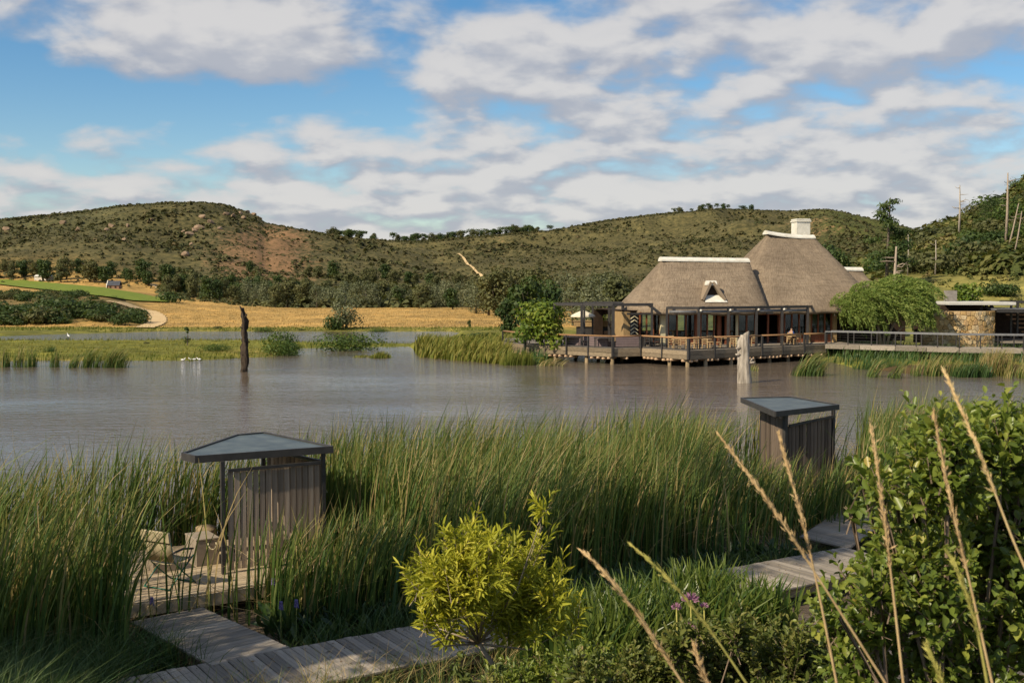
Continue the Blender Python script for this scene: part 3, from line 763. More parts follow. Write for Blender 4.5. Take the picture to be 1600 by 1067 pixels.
# interior shell
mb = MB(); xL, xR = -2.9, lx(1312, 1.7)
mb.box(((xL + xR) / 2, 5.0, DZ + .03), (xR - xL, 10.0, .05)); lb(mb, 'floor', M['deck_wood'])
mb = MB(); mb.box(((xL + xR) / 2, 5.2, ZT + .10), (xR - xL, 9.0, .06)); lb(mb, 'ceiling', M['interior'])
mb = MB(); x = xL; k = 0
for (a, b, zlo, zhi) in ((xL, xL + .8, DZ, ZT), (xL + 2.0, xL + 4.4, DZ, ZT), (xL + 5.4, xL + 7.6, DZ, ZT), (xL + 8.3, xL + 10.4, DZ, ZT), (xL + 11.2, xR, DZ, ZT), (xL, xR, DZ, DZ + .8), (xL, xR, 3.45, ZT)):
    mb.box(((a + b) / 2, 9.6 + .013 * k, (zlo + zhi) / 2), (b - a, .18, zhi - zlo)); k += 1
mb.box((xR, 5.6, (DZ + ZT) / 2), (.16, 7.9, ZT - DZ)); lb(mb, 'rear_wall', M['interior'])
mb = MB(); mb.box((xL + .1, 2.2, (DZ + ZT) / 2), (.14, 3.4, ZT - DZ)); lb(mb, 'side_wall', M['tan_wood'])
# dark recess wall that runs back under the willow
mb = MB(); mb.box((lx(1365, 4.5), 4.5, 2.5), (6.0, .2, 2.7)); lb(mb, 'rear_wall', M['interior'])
lamp = MB()
for px_ in (1304.5,): lamp.tube([l2w(0, 0, 0) * 0 + Vector((lx(px_, 1.25), 1.25, 3.45)), Vector((lx(px_, 1.25), 1.25, 3.68))], [.09, .05], 8)
lb(lamp, 'wall_lamp', M['plaster_white'])

# ------------------------------------------------------------------ deck on stilts
DF = [(787, 95.5), (822, 91.2), (957, 85.7), (1003, 86.6), (1075, 82.6), (1116, 84.2), (1190, 87.0), (1256, 89.6), (1290, 91.0)]
DP = [Vector((xat(p, y), y, 0)) for p, y in DF]
deck = empty('lake_deck', (DP[2].x, DP[2].y, 0), 'zigzag timber deck on round piles in front of the thatched restaurant', 'deck')
poly = [(p.x, p.y) for p in DP] + [tuple(l2w(lx(1312, 2.5), 2.5)[:2]), tuple(l2w(-3.0, 9.5)[:2]), (xat(790, 103), 103.0)]
mb = MB(); mb.prism(poly, DZ - .10, DZ - .005); mb.build('deck_floor', M['deck_wood'], deck)
def along(P, Q, t): return P + (Q - P) * t
rp = random.Random(4)
ends = []
for i in range(len(DP) - 1):
    a, b = DP[i], DP[i + 1]; d = (b - a).normalized(); n = Vector((d.y, -d.x, 0)); L = (b - a).length
    for j, (z, h) in enumerate(((DZ - .17, .30), (DZ - .485, .29))):
        m = max(1, round(L / 3.6)); 
        for k in range(m):
            p, q = along(a, b, k / m + .004), along(a, b, (k + 1) / m - .004)
            mb = MB(); off = n * (.03 + .012 * j + .004 * (k % 2)); mb.beam(p + off + Vector((0, 0, z)), q + off + Vector((0, 0, z + rp.uniform(-.015, .015))), .06, h); mb.build('fascia_board', M['fascia_wood'], deck)
    s = .35
    while s < L - .1:
        p = a + d * s; ends.append((p, n)); s += rp.choice([.36, .42, .5, .8, 1.2]) if 2 <= i else rp.choice([.5, .6, .9])
lg = MB(); lg.tube([(0, -.12, 0), (0, .9, 0)], [.088, .088], 10); lg_me = lg.mesh('joist_end', M['log_end'])
for p, n in ends:
    if rp.random() < .08: continue
    link('joist_end', lg_me, deck, p + Vector((0, 0, DZ - .73 - rp.uniform(0, .05))) - deck.location, (0, 0, math.atan2(n.x, -n.y)))
# piles
pm = MB(); pm.tube([(0, 0, -1.2), (0, 0, .58)], [.16, .145], 10); pile_me = pm.mesh('pile', M['pile_wood'])
for (px_, y) in ((868, 89.6), (917, 87.6), (957, 86.0), (1047, 84.4), (1075, 83.0), (1103, 83.9), (1143, 85.4), (1178, 86.9), (1203, 88.0), (1232, 89.2), (1280, 91.2), (840, 91.6), (935, 91.5), (972, 90.5), (1020, 91), (1092, 89.5), (1160, 91.5), (900, 93.5), (1130, 93), (1220, 94), (1060, 94.5), (1258, 94)):
    link('pile', pile_me, deck, Vector((xat(px_, y), y, 0)) - deck.location, (0, 0, rp.random() * 6))
# dark water-side retaining face under the building
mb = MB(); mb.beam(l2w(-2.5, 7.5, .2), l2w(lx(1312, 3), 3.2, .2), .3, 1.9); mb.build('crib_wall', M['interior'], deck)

# railing along the deck edge
rail = empty('deck_railing', (DP[2].x, DP[2].y, DZ), 'dark posted railing with round orange wood handrail along the zigzag deck edge', 'railing')
RZ = 2.12
for i in range(len(DP) - 1):
    a, b = DP[i], DP[i + 1]
    mb = MB(); mb.tube([a + Vector((0, 0, RZ)), along(a, b, .5) + Vector((0, 0, RZ - .01)), b + Vector((0, 0, RZ))], [.068] * 3, 8); mb.build('handrail', M['rail_wood'], rail)
    mb = MB(); mb.beam(a + Vector((0, 0, DZ + .10)), b + Vector((0, 0, DZ + .10)), .05, .07); mb.build('bottom_rail', M['dark_metal'], rail)
    mb = MB()
    for z in (.32, .50, .68): mb.tube([a + Vector((0, 0, DZ + z)), b + Vector((0, 0, DZ + z))], [.010, .010], 4)
    mb.build('wire', M['dark_metal'], rail)
rpst = [(787, 0, 0, .1), (822, 0, 1, .18), (855, 1, .24, .07), (888, 1, .49, .10), (922, 1, .74, .10), (957, 2, 0, .18), (1003, 3, 0, .20), (1037, 3, .47, .10), (1075, 4, 0, .18), (1116, 5, 0, .12), (1152, 5, .49, .10), (1190, 6, 0, .14), (1222, 6, .48, .10), (1256, 7, 0, .14), (1290, 7, 1, .16)]
for (px_, seg, t, w) in rpst:
    p = along(DP[seg], DP[seg + 1], t); d = (DP[seg + 1] - DP[seg]).normalized(); n = Vector((d.y, -d.x, 0))
    mb = MB(); mb.box(p + n * .09 + Vector((0, 0, (RZ + DZ - .6) / 2 - .02)), (w, w, RZ - DZ + .6), math.atan2(d.y, d.x)); mb.build('railing_post', M['dark_metal'], rail)

# ------------------------------------------------------------------ pergolas on the deck
def pergola(name, label, posts, ztop, beams, lampz=None):
    p0 = posts[0]; root = empty(name, (xat(p0[0], p0[1]), p0[1], DZ), label, 'pergola', 'steel pergolas on the deck')
    for (px_, y, w) in posts:
        mb = MB(); mb.box((xat(px_, y), y, (DZ + ztop) / 2), (w, w, ztop - DZ)); mb.build('post', M['dark_metal'], root)
    for (pa, ya, pb, yb, z, w, h) in beams:
        mb = MB(); mb.beam((xat(pa, ya), ya, z), (xat(pb, yb), yb, z), w, h); mb.build('beam', M['dark_metal'], root)
    return root
P1 = [(866, 90.0, .15), (913, 93.2, .16), (926, 97.0, .16), (909, 88.6, .20), (958, 87.4, .24), (952, 93.0, .20), (973, 92.5, .22), (1018.5, 88.2, .17)]
z1 = 4.42
pergola('deck_pergola', 'dark open steel pergola over the left end of the deck', P1, z1,
        [(865, 90.0, 958, 87.4, z1 + .05, .16, .22), (957.2, 87.4, 1020, 88.2, z1 + .052, .16, .22), (913, 93.2, 974, 92.5, z1 + .08, .16, .2), (866, 90.0, 926, 97.0, z1 + .055, .14, .2), (926, 97.0, 985, 96.0, z1 + .06, .14, .2), (958, 87.4, 973, 92.5, z1 + .03, .14, .2), (1019, 88.2, 1000, 92.8, z1 + .03, .14, .2), (909, 88.6, 930, 93.0, z1 + .02, .12, .18)])
z2 = 4.20
c2 = [(1042, 85.6), (1092, 85.2), (1138, 86.6), (1182, 88.0), (1222, 89.4), (1262, 90.8)]
PP = [(p, y, .19 if i else .16) for i, (p, y) in enumerate(c2)]
bm2 = [(c2[i][0], c2[i][1], c2[i + 1][0], c2[i + 1][1], z2 + .06, .16, .20) for i in range(5)] + [(p, y, p + 8, y + 3.2, z2 + .05, .12, .18) for p, y in c2]
pg2 = pergola('deck_pergola', 'long dark steel pergola with rolled blinds before the restaurant windows', PP, z2, bm2)
for i in range(5):
    (pa, ya), (pb, yb) = c2[i], c2[i + 1]
    A_ = Vector((xat(pa, ya), ya + .1, z2 - .22)); B_ = Vector((xat(pb, yb), yb + .1, z2 - .22))
    mb = MB(); mb.tube([along(A_, B_, .08), along(A_, B_, .94)], [.11, .11], 8); mb.build('rolled_blind', M['grey_metal'], pg2)
for (p, y) in c2[1:5]:
    q = Vector((xat(p + 3, y), y - .12, z2 - .20)); mb = MB(); mb.tube([q, q + Vector((0, 0, .12)), q + Vector((0, 0, .17))], [.09, .09, .04], 8); mb.build('lamp', M['plaster_white'], pg2)

# ------------------------------------------------------------------ furniture on the deck
def table_proto(label, loc, w=1.1, d=.8, mat='light_wood', group='tables on the lake deck'):
    r = empty('table', loc, label, 'table', group)
    mb = MB(); mb.box((0, 0, .73), (w, d, .05)); lb(mb, 'table_top', M[mat], r)
    for sx in (-1, 1):
        for sy in (-1, 1):
            mb = MB(); mb.box((sx * (w / 2 - .08), sy * (d / 2 - .08), .353), (.06, .06, .70)); lb(mb, 'leg', M[mat], r)
    return r
def chair_proto(label, loc, rz, mat='light_wood', group='chairs on the lake deck'):
    r = empty('chair', loc, label, 'chair', group, rz)
    mb = MB(); mb.box((0, 0, .45), (.44, .44, .05)); lb(mb, 'seat', M[mat], r)
    mb = MB()
    for z in (.62, .76, .90): mb.box((0, .21, z), (.42, .03, .07))
    lb(mb, 'backrest', M[mat], r)
    for sx in (-1, 1):
        mb = MB(); mb.box((sx * .19, -.19, .212), (.05, .05, .42)); lb(mb, 'leg', M[mat], r)
        mb = MB(); mb.box((sx * .195, .215, .475), (.05, .05, .95)); lb(mb, 'leg', M[mat], r)
    return r
t0 = table_proto('light wood table behind the rail right of the cream pier', (xat(1062, 85.4), 85.4, DZ))
def put(proto, x, y, z, rz, label, name=None):
    c = copy_tree(proto); c.location = (x, y, z); c.rotation_euler = (0, 0, rz); c['label'] = label; return c
put(t0, xat(1098, 85.8), 85.8, DZ, .3, 'light wood table behind the rail near the second pergola post')
put(t0, xat(1135, 87.0), 87.0, DZ, .1, 'light wood table partly behind the weathered stump')
put(t0, xat(1236, 91.4), 91.4, DZ, .2, 'light wood table in front of the seated person in blue')
c0 = chair_proto('light wood chair with its back to the rail at the leftmost table', (xat(1056, 84.7), 84.7, DZ), 3.3)
chl = [(1068, 84.6, 3.0, 'light wood chair at the leftmost table, nearer the deck corner'), (1086, 84.9, 3.5, 'light wood chair beside the deck corner post'), (1102, 85.0, 2.9, 'light wood chair with its back to the rail below the dormer'), (1121, 86.0, 1.6, 'light wood chair turned sideways left of the weathered stump'), (1145, 86.2, 3.1, 'light wood chair with its back to the rail just left of the weathered stump'),
       (1178, 88.2, 3.1, 'light wood chair seen just right of the weathered stump'), (1246, 90.9, 3.4, 'light wood chair with its back to the rail beside the reed tuft'), (1050, 86.2, .2, 'light wood chair facing the lake by the windows'), (1110, 86.8, .1, 'light wood chair facing the lake under the second blind')]
for (p, y, rz, lab) in chl: put(c0, xat(p, y), y, DZ, rz, lab)
dt = table_proto('dark wood table behind the rail at the left corner of the deck', (xat(895, 89.5), 89.5, DZ), 1.5, .9, 'dark_metal')
put(dt, xat(838, 92.4), 92.4, DZ, -.3, 'dark wood table under the leafy tree at the deck end')
put(dt, xat(944, 87.6), 87.6, DZ, -.2, 'dark table in front of the mauve bench by the deck corner')
put(dt, xat(1020, 88.6), 88.6, DZ, .1, 'dark table in front of the doorway beside the cream pier')
dc = chair_proto('dark chair under the leafy tree at the deck end', (xat(850, 92.0), 92.0, DZ), 2.7, 'dark_metal')
for (p, y, rz, lab) in ((872, 90.6, 1.5, 'dark chair left of the dark wood table'), (915, 88.8, -1.2, 'dark chair right of the dark wood table'), (1012, 87.9, 2.8, 'dark chair by the deck corner near the doorway'), (1027, 88.0, 3.2, 'dark chair just left of the cream pier')): put(dc, xat(p, y), y, DZ, rz, lab)
def bench(pa, ya, pb, yb, label, h=.84):
    a = Vector((xat(pa, ya), ya, DZ)); b = Vector((xat(pb, yb), yb, DZ)); r = empty('padded_bench', a, label, 'bench', 'mauve benches on the deck')
    mb = MB(); mb.beam(a + Vector((0, 0, h / 2)), b + Vector((0, 0, h / 2)), .14, h); mb.build('backrest', M['mauve_fabric'], r)
    d = (b - a).normalized(); n = Vector((-d.y, d.x, 0))
    mb = MB(); mb.beam(a + n * .34 + Vector((0, 0, .22)), b + n * .34 + Vector((0, 0, .22)), .5, .43); mb.build('seat', M['mauve_fabric'], r)
    return r
bench(882, 90.2, 905, 89.4, 'mauve bench back at the left of the pergola'); bench(906, 89.2, 950, 87.9, 'long mauve bench back under the pergola'); bench(962, 87.3, 1000, 87.6, 'mauve bench back by the deck corner post', .9)
# planter boxes on the raised terrace behind
def planter(pa, pb, y, z, h, label, plant=True):
    x0, x1 = xat(pa, y), xat(pb, y); r = empty('planter_box', ((x0 + x1) / 2, y, DZ), label, 'planter', 'planters on the raised terrace')
    mb = MB(); mb.box(((x0 + x1) / 2, y, z), (x1 - x0, .5, h)); mb.box(((x0 + x1) / 2, y, z + h / 2 + .04), (x1 - x0 + .12, .6, .08)); mb.build('box', M['tan_wood'], r)
    mb = MB(); mb.box(((x0 + x1) / 2, y, (DZ + z - h / 2) / 2), (x1 - x0 - .4, .3, z - h / 2 - DZ)); mb.build('plinth', M['dark_metal'], r)
    return r
planter(897, 931, 99, 2.6, .45, 'long tan planter wall on the terrace behind the parasol'); planter(932, 962, 99.3, 2.58, .45, 'tan planter wall right of the parasol pole'); planter(962, 972, 98.0, 2.7, .8, 'short tan planter beside the thatched roof corner')
pots = RNG
pl = empty('potted_plant', (xat(938, 99), 99, 2.85), 'spiky light green plant in the planter right of the parasol', 'plant')
V, Fq, tt = crown_arrays(np.random.default_rng(5), [(0, 0, .45, .55, .4, .5)], 160, .35, .3)
link('leaves', fastmesh('leaves', V, Fq, M['bright_leaf'], tt), pl)
# parasol
ps = empty('parasol', (xat(911, 96.0), 96.0, DZ), 'cream parasol open on the deck behind the pergola posts', 'parasol')
mb = MB(); mb.tube([(0, 0, 0), (0, 0, 2.6)], [.04, .03], 8); lb(mb, 'pole', M['dark_metal'], ps)
mb = MB(); rings = []
for (r_, z) in ((.05, 2.66), (.55, 2.46), (1.02, 2.22), (1.05, 2.10)):
    rings.append([(math.cos(k * math.pi / 4) * r_, math.sin(k * math.pi / 4) * r_, z) for k in range(8)])
mb.raw([p for r_ in rings for p in r_], [(i * 8 + k, (i + 1) * 8 + k, (i + 1) * 8 + (k + 1) % 8, i * 8 + (k + 1) % 8) for i in range(3) for k in range(8)]); lb(mb, 'canopy', M['cream_fabric'], ps)
mb = MB(); mb.box((0, 0, .04), (.7, .7, .08)); lb(mb, 'base', M['dark_metal'], ps)

# ------------------------------------------------------------------ seated person in blue behind the rail
def skin_body(name, verts, edges, radii, mat, parent=None, sub=2, loc=(0, 0, 0), rz=0):
    me = bpy.data.meshes.new(name); me.from_pydata(verts, edges, []); o = link(name, me, parent, loc, (0, 0, rz))
    md = o.modifiers.new('skin', 'SKIN'); sv = me.skin_vertices[0].data if me.skin_vertices else None
    if sv is None:
        bmx = bmesh.new(); bmx.from_mesh(me); bmx.verts.layers.skin.verify(); bmx.to_mesh(me); bmx.free(); sv = me.skin_vertices[0].data
    for i, r in enumerate(radii): sv[i].radius = (r, r) if not isinstance(r, tuple) else r; sv[i].use_root = (i == 0)
    ss = o.modifiers.new('sub', 'SUBSURF'); ss.levels = sub; ss.render_levels = sub
    me.materials.append(mat); return o
per = empty('person', (xat(1237, 92.2), 92.2, DZ), 'seated person in a blue shirt at a deck table behind the rail', 'person', None, 2.4)
vs = [(0, .02, .50), (0, .03, .72), (0, .02, .98), (0, .0, 1.10), (0, -.02, 1.22),        # pelvis spine neck head
      (.09, -.02, .50), (.10, -.42, .52), (.10, -.42, .10), (.10, -.55, .05), (-.09, -.02, .50), (-.10, -.42, .52), (-.10, -.42, .10), (-.10, -.55, .05),
      (.19, .02, .98), (.23, -.02, .72), (.18, -.25, .74), (.17, -.33, .76), (-.19, .02, .98), (-.23, -.02, .72), (-.18, -.25, .74), (-.17, -.33, .76), (0, -.03, 1.30)]
es = [(0, 1), (1, 2), (2, 3), (3, 4), (4, 21), (0, 5), (5, 6), (6, 7), (7, 8), (0, 9), (9, 10), (10, 11), (11, 12), (2, 13), (13, 14), (14, 15), (15, 16), (2, 17), (17, 18), (18, 19), (19, 20)]
rd = [(.15, .12), (.14, .10), (.15, .10), .055, .085, .09, .07, .05, .04, .09, .07, .05, .04, .065, .048, .04, .035, .065, .048, .04, .035, .075]
skin_body('body', vs, es, rd, M['skin'], per)
skin_body('shirt', [vs[0], vs[1], vs[2], (0, .01, 1.04), vs[13], vs[14], vs[17], vs[18]], [(0, 1), (1, 2), (2, 3), (2, 4), (4, 5), (2, 6), (6, 7)], [(.165, .135), (.16, .12), (.165, .115), .07, .08, .065, .08, .065], M['blue_cloth'], per)
skin_body('trousers', [vs[0], vs[5], vs[6], vs[7], vs[9], vs[10], vs[11]], [(0, 1), (1, 2), (2, 3), (0, 4), (4, 5), (5, 6)], [(.165, .13), .10, .082, .065, .10, .082, .065], M['dark_metal'], per)
skin_body('hair', [(0, .01, 1.26), (0, .02, 1.33)], [(0, 1)], [.088, .082], M['dark_hair'], per)
put(c0, per.location.x, per.location.y, DZ, 2.4, 'light wood chair the person in blue sits on')

# ------------------------------------------------------------------ footbridge to the right
BP = [Vector((xat(1290, 90.6), 90.6, 0)), Vector((xat(1400, 87.6), 87.6, 0)), Vector((xat(1500, 85.0), 85.0, 0)), Vector((xat(1600, 84.0), 84.0, 0)), Vector((xat(1720, 84.0), 84.0, 0))]
br = empty('footbridge', BP[0], 'grey timber footbridge with thin railing in front of the stone wall', 'footbridge')
BZ = 1.30
for i in range(4):
    a, b = BP[i], BP[i + 1]; d = (b - a).normalized(); n = Vector((d.y, -d.x, 0))
    mb = MB(); mb.beam(a - n * .8 + Vector((0, 0, BZ - .05)), b - n * .8 + Vector((0, 0, BZ - .05)), 1.6, .08); mb.build('deck_boards', M['deck_wood'], br)
    m = max(2, round((b - a).length / 2.8))
    for k in range(m):
        p, q = along(a, b, k / m + .004), along(a, b, (k + 1) / m - .004)
        mb = MB(); mb.beam(p + n * .03 + Vector((0, 0, BZ - .2)), q + n * .03 + Vector((0, 0, BZ - .2)), .07, .34); mb.build('fascia_board', M['deck_wood'], br)
    for off in (0, -1.55):
        mb = MB(); mb.beam(a + n * off + Vector((0, 0, 2.28)), b + n * off + Vector((0, 0, 2.28)), .12, .09); mb.build('handrail', M['grey_metal'], br)
    m = max(2, round((b - a).length / 1.75))
    for k in range(m + (i == 3)):
        for off in (.02, -1.55):
            p = along(a, b, k / m) + n * off
            mb = MB(); mb.box(p + Vector((0, 0, 1.70)), (.07, .07, 1.1), math.atan2(d.y, d.x)); mb.build('railing_post', M['dark_metal'], br)
    mb = MB()
    for z in (1.42, 1.62, 1.85, 2.05): mb.tube([a + Vector((0, 0, z)), b + Vector((0, 0, z))], [.010, .010], 4)
    mb.build('wire', M['dark_metal'], br)
for (p, y) in ((1320, 90.5), (1372, 89.2), (1440, 87.4), (1500, 85.8)): link('pile', pile_me, br, Vector((xat(p, y), y, .5)) - br.location)

# ------------------------------------------------------------------ round stone wall, stones one by one
sw = empty('stone_wall', (xat(1497, 94.5), 94.5, 0), 'curved wall of golden sandstone rubble beside the willow', 'wall')
Lw = 8.0; Z0, Z1 = .7, 3.82
xa, xb = xat(1440, 96.0), xat(1558, 96.0)
def wall_pt(s, z, out=0.0):
    t = s / Lw; x = xa + (xb - xa) * t; y = 95.6 - 1.7 * math.sin(math.pi * min(max(t, 0), 1)) ** .8 + (.0 if t < .9 else (t - .9) * 12)
    y += 0
    return Vector((x, y - out, z))
mb = MB(); n = 40; V = []
for i in range(n + 1):
    for z in (Z0, Z1): V.append(wall_pt(Lw * i / n, z, -.02))
    for z in (Z0, Z1): V.append(wall_pt(Lw * i / n, z, -.5))
fs = []
for i in range(n):
    a = i * 4; fs += [(a, a + 4, a + 5, a + 1), (a + 1, a + 5, a + 7, a + 3), (a + 2, a + 3, a + 7, a + 6)]
fs += [(0, 1, 3, 2), (n * 4, n * 4 + 2, n * 4 + 3, n * 4 + 1)]
mb.raw(V, fs); mb.build('wall_core', M['mortar'], sw)
rs = random.Random(9); pts = []
rows = 8
for r_ in range(rows):
    cnt = 17
    for k in range(cnt): pts.append(((k + .5 + rs.uniform(-.36, .36) + .5 * (r_ % 2)) * Lw / cnt, Z0 + (r_ + .5 + rs.uniform(-.3, .3)) * (Z1 - Z0) / rows))
def clip(poly, p, q):
    mx, my = (p[0] + q[0]) / 2, (p[1] + q[1]) / 2; nx, ny = q[0] - p[0], q[1] - p[1]; out = []
    for i in range(len(poly)):
        a, b = poly[i], poly[(i + 1) % len(poly)]
        da, db = (a[0] - mx) * nx + (a[1] - my) * ny, (b[0] - mx) * nx + (b[1] - my) * ny
        if da <= 0: out.append(a)
        if (da < 0 < db) or (db < 0 < da): t = da / (da - db); out.append((a[0] + (b[0] - a[0]) * t, a[1] + (b[1] - a[1]) * t))
    return out
for i, p in enumerate(pts):
    poly = [(max(0, p[0] - 1), max(Z0, p[1] - 1)), (min(Lw, p[0] + 1), max(Z0, p[1] - 1)), (min(Lw, p[0] + 1), min(Z1, p[1] + 1)), (max(0, p[0] - 1), min(Z1, p[1] + 1))]
    if p[0] > Lw: continue
    for j, q in enumerate(pts):
        if j != i and abs(q[0] - p[0]) < 2 and abs(q[1] - p[1]) < 2 and poly: poly = clip(poly, p, q)
    if len(poly) < 3: continue
    cx_ = sum(a for a, b in poly) / len(poly); cz_ = sum(b for a, b in poly) / len(poly)
    ins = lambda k: [(cx_ + (a - cx_) * k, cz_ + (b - cz_) * k) for a, b in poly]
    pr = rs.uniform(.05, .13); o1, o2 = ins(.94), ins(.80); n = len(poly); tilt = rs.uniform(-.05, .05)
    V = [wall_pt(a, b, -.06) for a, b in o1] + [wall_pt(a, b, pr * .6) for a, b in o1] + [wall_pt(a, b, pr + tilt * (b - cz_)) for a, b in o2]
    fs = [tuple(range(2 * n, 3 * n))] + [(k, (k + 1) % n, n + (k + 1) % n, n + k) for k in range(n)] + [(n + k, n + (k + 1) % n, 2 * n + (k + 1) % n, 2 * n + k) for k in range(n)]
    mb = MB(); mb.raw(V, fs); mb.build('stone', M['sandstone'], sw)

# flat roofed building behind the stone wall
fr = empty('flat_roof_building', (xat(1500, 98), 98, 0), 'low building with a pale flat roof slab above the stone wall', 'building')
mb = MB(); mb.box((xat(1518, 98), 98.2, 4.42), (5.6, 5.0, .26), bev=.02); mb.build('roof_slab', M['concrete'], fr)
mb = MB(); mb.box((xat(1496, 98), 98.6, 3.98), (3.6, 3.4, .62)); mb.build('clerestory', M['interior'], fr)
for p in (1541, 1549, 1533):
    mb = MB(); mb.box((xat(p, 97), 97.0, 3.98), (.22, .22, .62)); mb.build('post', M['dark_metal'], fr)
mb = MB(); mb.box((xat(1484.5, 99.6), 99.6, 4.95), (.85, .8, 1.1)); mb.build('chimney', M['rough_plaster'], fr)
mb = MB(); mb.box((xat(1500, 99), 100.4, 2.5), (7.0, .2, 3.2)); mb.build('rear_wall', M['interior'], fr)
# slatted carport at the far right
cpt = empty('slatted_pergola', (xat(1560, 95), 95, 0), 'dark slatted pergola at the right edge beside the stone wall', 'pergola')
mb = MB(); mb.beam((xat(1558, 94.2), 94.2, 3.86), (xat(1700, 94.2), 94.2, 3.78), .2, .28); mb.beam((xat(1562, 97.5), 97.5, 4.55), (xat(1700, 97.5), 97.5, 4.5), .2, .22); mb.build('beam', M['dark_metal'], cpt)
for k in range(20):
    mb = MB(); y = 94.5 + k * .28; mb.beam((xat(1558, 94.5) + .1, y, 3.95), (xat(1700, 94.5), y, 3.90), .09, .14); mb.build('slat', M['grey_metal'], cpt)
for p in (1580, 1590, 1640, 1690):
    mb = MB(); mb.box((xat(p, 97.5), 97.5, 3.0), (.16, .16, 3.0)); mb.build('post', M['dark_metal'], cpt)
mb = MB(); mb.box((xat(1625, 100), 100.2, 2.6), (8.0, .2, 2.8)); mb.build('rear_wall', M['interior'], cpt)  # near-black wall colour stands in for the shade under the slats
mb = MB(); mb.box((xat(1625, 97), 97.4, 1.2), (8.0, 5.6, .12)); mb.build('floor', M['deck_wood'], cpt)

# ------------------------------------------------------------------ weathered trunks standing in the water
def snag(name, label, pts, rads, mat, n=14, rough=.12, seed=1, flat=1.0, tilt=.9):
    mb = MB(); P = []; rr = []
    for i in range(len(pts) - 1):
        for k in range(5):
            t = k / 5; P.append(along(Vector(pts[i]), Vector(pts[i + 1]), t)); rr.append(rads[i] + (rads[i + 1] - rads[i]) * t)
    P.append(Vector(pts[-1])); rr.append(rads[-1]); mb.tube(P, rr, n)
    rg = random.Random(seed); ph = [rg.random() * 6 for _ in range(6)]
    m = len(P); out = []
    for i in range(m):
        c = P[i]
        for k in range(n):
            v = Vector(mb.v[i * n + k]) - c; a = 2 * math.pi * k / n
            s = 1 + rough * (math.sin(3 * a + ph[0] + c.z * 1.1) + .7 * math.sin(5 * a + ph[1] - c.z * .8) + .5 * math.sin(c.z * 3.1 + ph[2] + a))
            v = v * s * (1 + rough * 1.2 * (rg.random() - .5)) + Vector((0, 0, (rg.random() - .5) * .02 if i < m - 1 else (math.sin(a + ph[3]) * tilt * rads[-1])))
            v.y *= flat; out.append(tuple(c + v))
    mb.v[:m * n] = out
    base = Vector(pts[0]); r = empty(name, (base.x, base.y, 0), label, 'dead tree'); return r, mb
sx, sy = xat(1164, 69.5), 69.5
r_, mb = snag('tree_stump', 'thick pale weathered tree stump standing in the water before the deck', [(sx - .02, sy, -.8), (sx - .02, sy, .2), (sx - .03, sy, 1.6), (sx - .06, sy, 2.45), (sx + .06, sy, 3.02)], [.46, .43, .37, .37, .24], M['dead_grey'], 16, .09, 3, .75)
mb.build('trunk', M['dead_grey'], r_)
for (x, z, dx, dz) in ((.36, 1.25, .28, .02), (-.38, 1.72, -.20, .05), (-.38, 2.15, -.16, -.04), (.33, 1.30, .12, .2)):
    mb = MB(); mb.tube([(sx + x * .7, sy - .1, z), (sx + x + dx * .6, sy - .12, z + dz * .4), (sx + x + dx, sy - .12, z + dz)], [.11, .07, .045], 7); mb.build('branch_stub', M['dead_grey'], r_)
tx, ty = xat(381, 78.5), 78.5
r_, mb = snag('dead_tree', 'thin dark jagged dead trunk standing in the open water', [(tx + .02, ty, -.9), (tx, ty, .3), (tx + .08, ty, 2.0), (tx - .02, ty, 2.7), (tx + .06, ty, 3.5), (tx - .12, ty, 4.35)], [.22, .19, .20, .18, .17, .09], M['dead_dark'], 12, .44, 8)
mb.build('trunk', M['dead_dark'], r_)
for (x, z, dx, dz) in ((.18, 2.1, .22, -.05), (.17, 1.75, .1, .12), (-.15, 1.15, -.12, .1), (.15, 1.0, .15, .06), (-.16, 4.2, -.10, .34), (.10, 3.7, .12, .30), (-.10, 3.0, -.16, .10)):
    mb = MB(); mb.tube([(tx + x * .6, ty - .05, z), (tx + x + dx, ty - .06, z + dz)], [.09, .04], 6); mb.build('branch_stub', M['dead_dark'], r_)

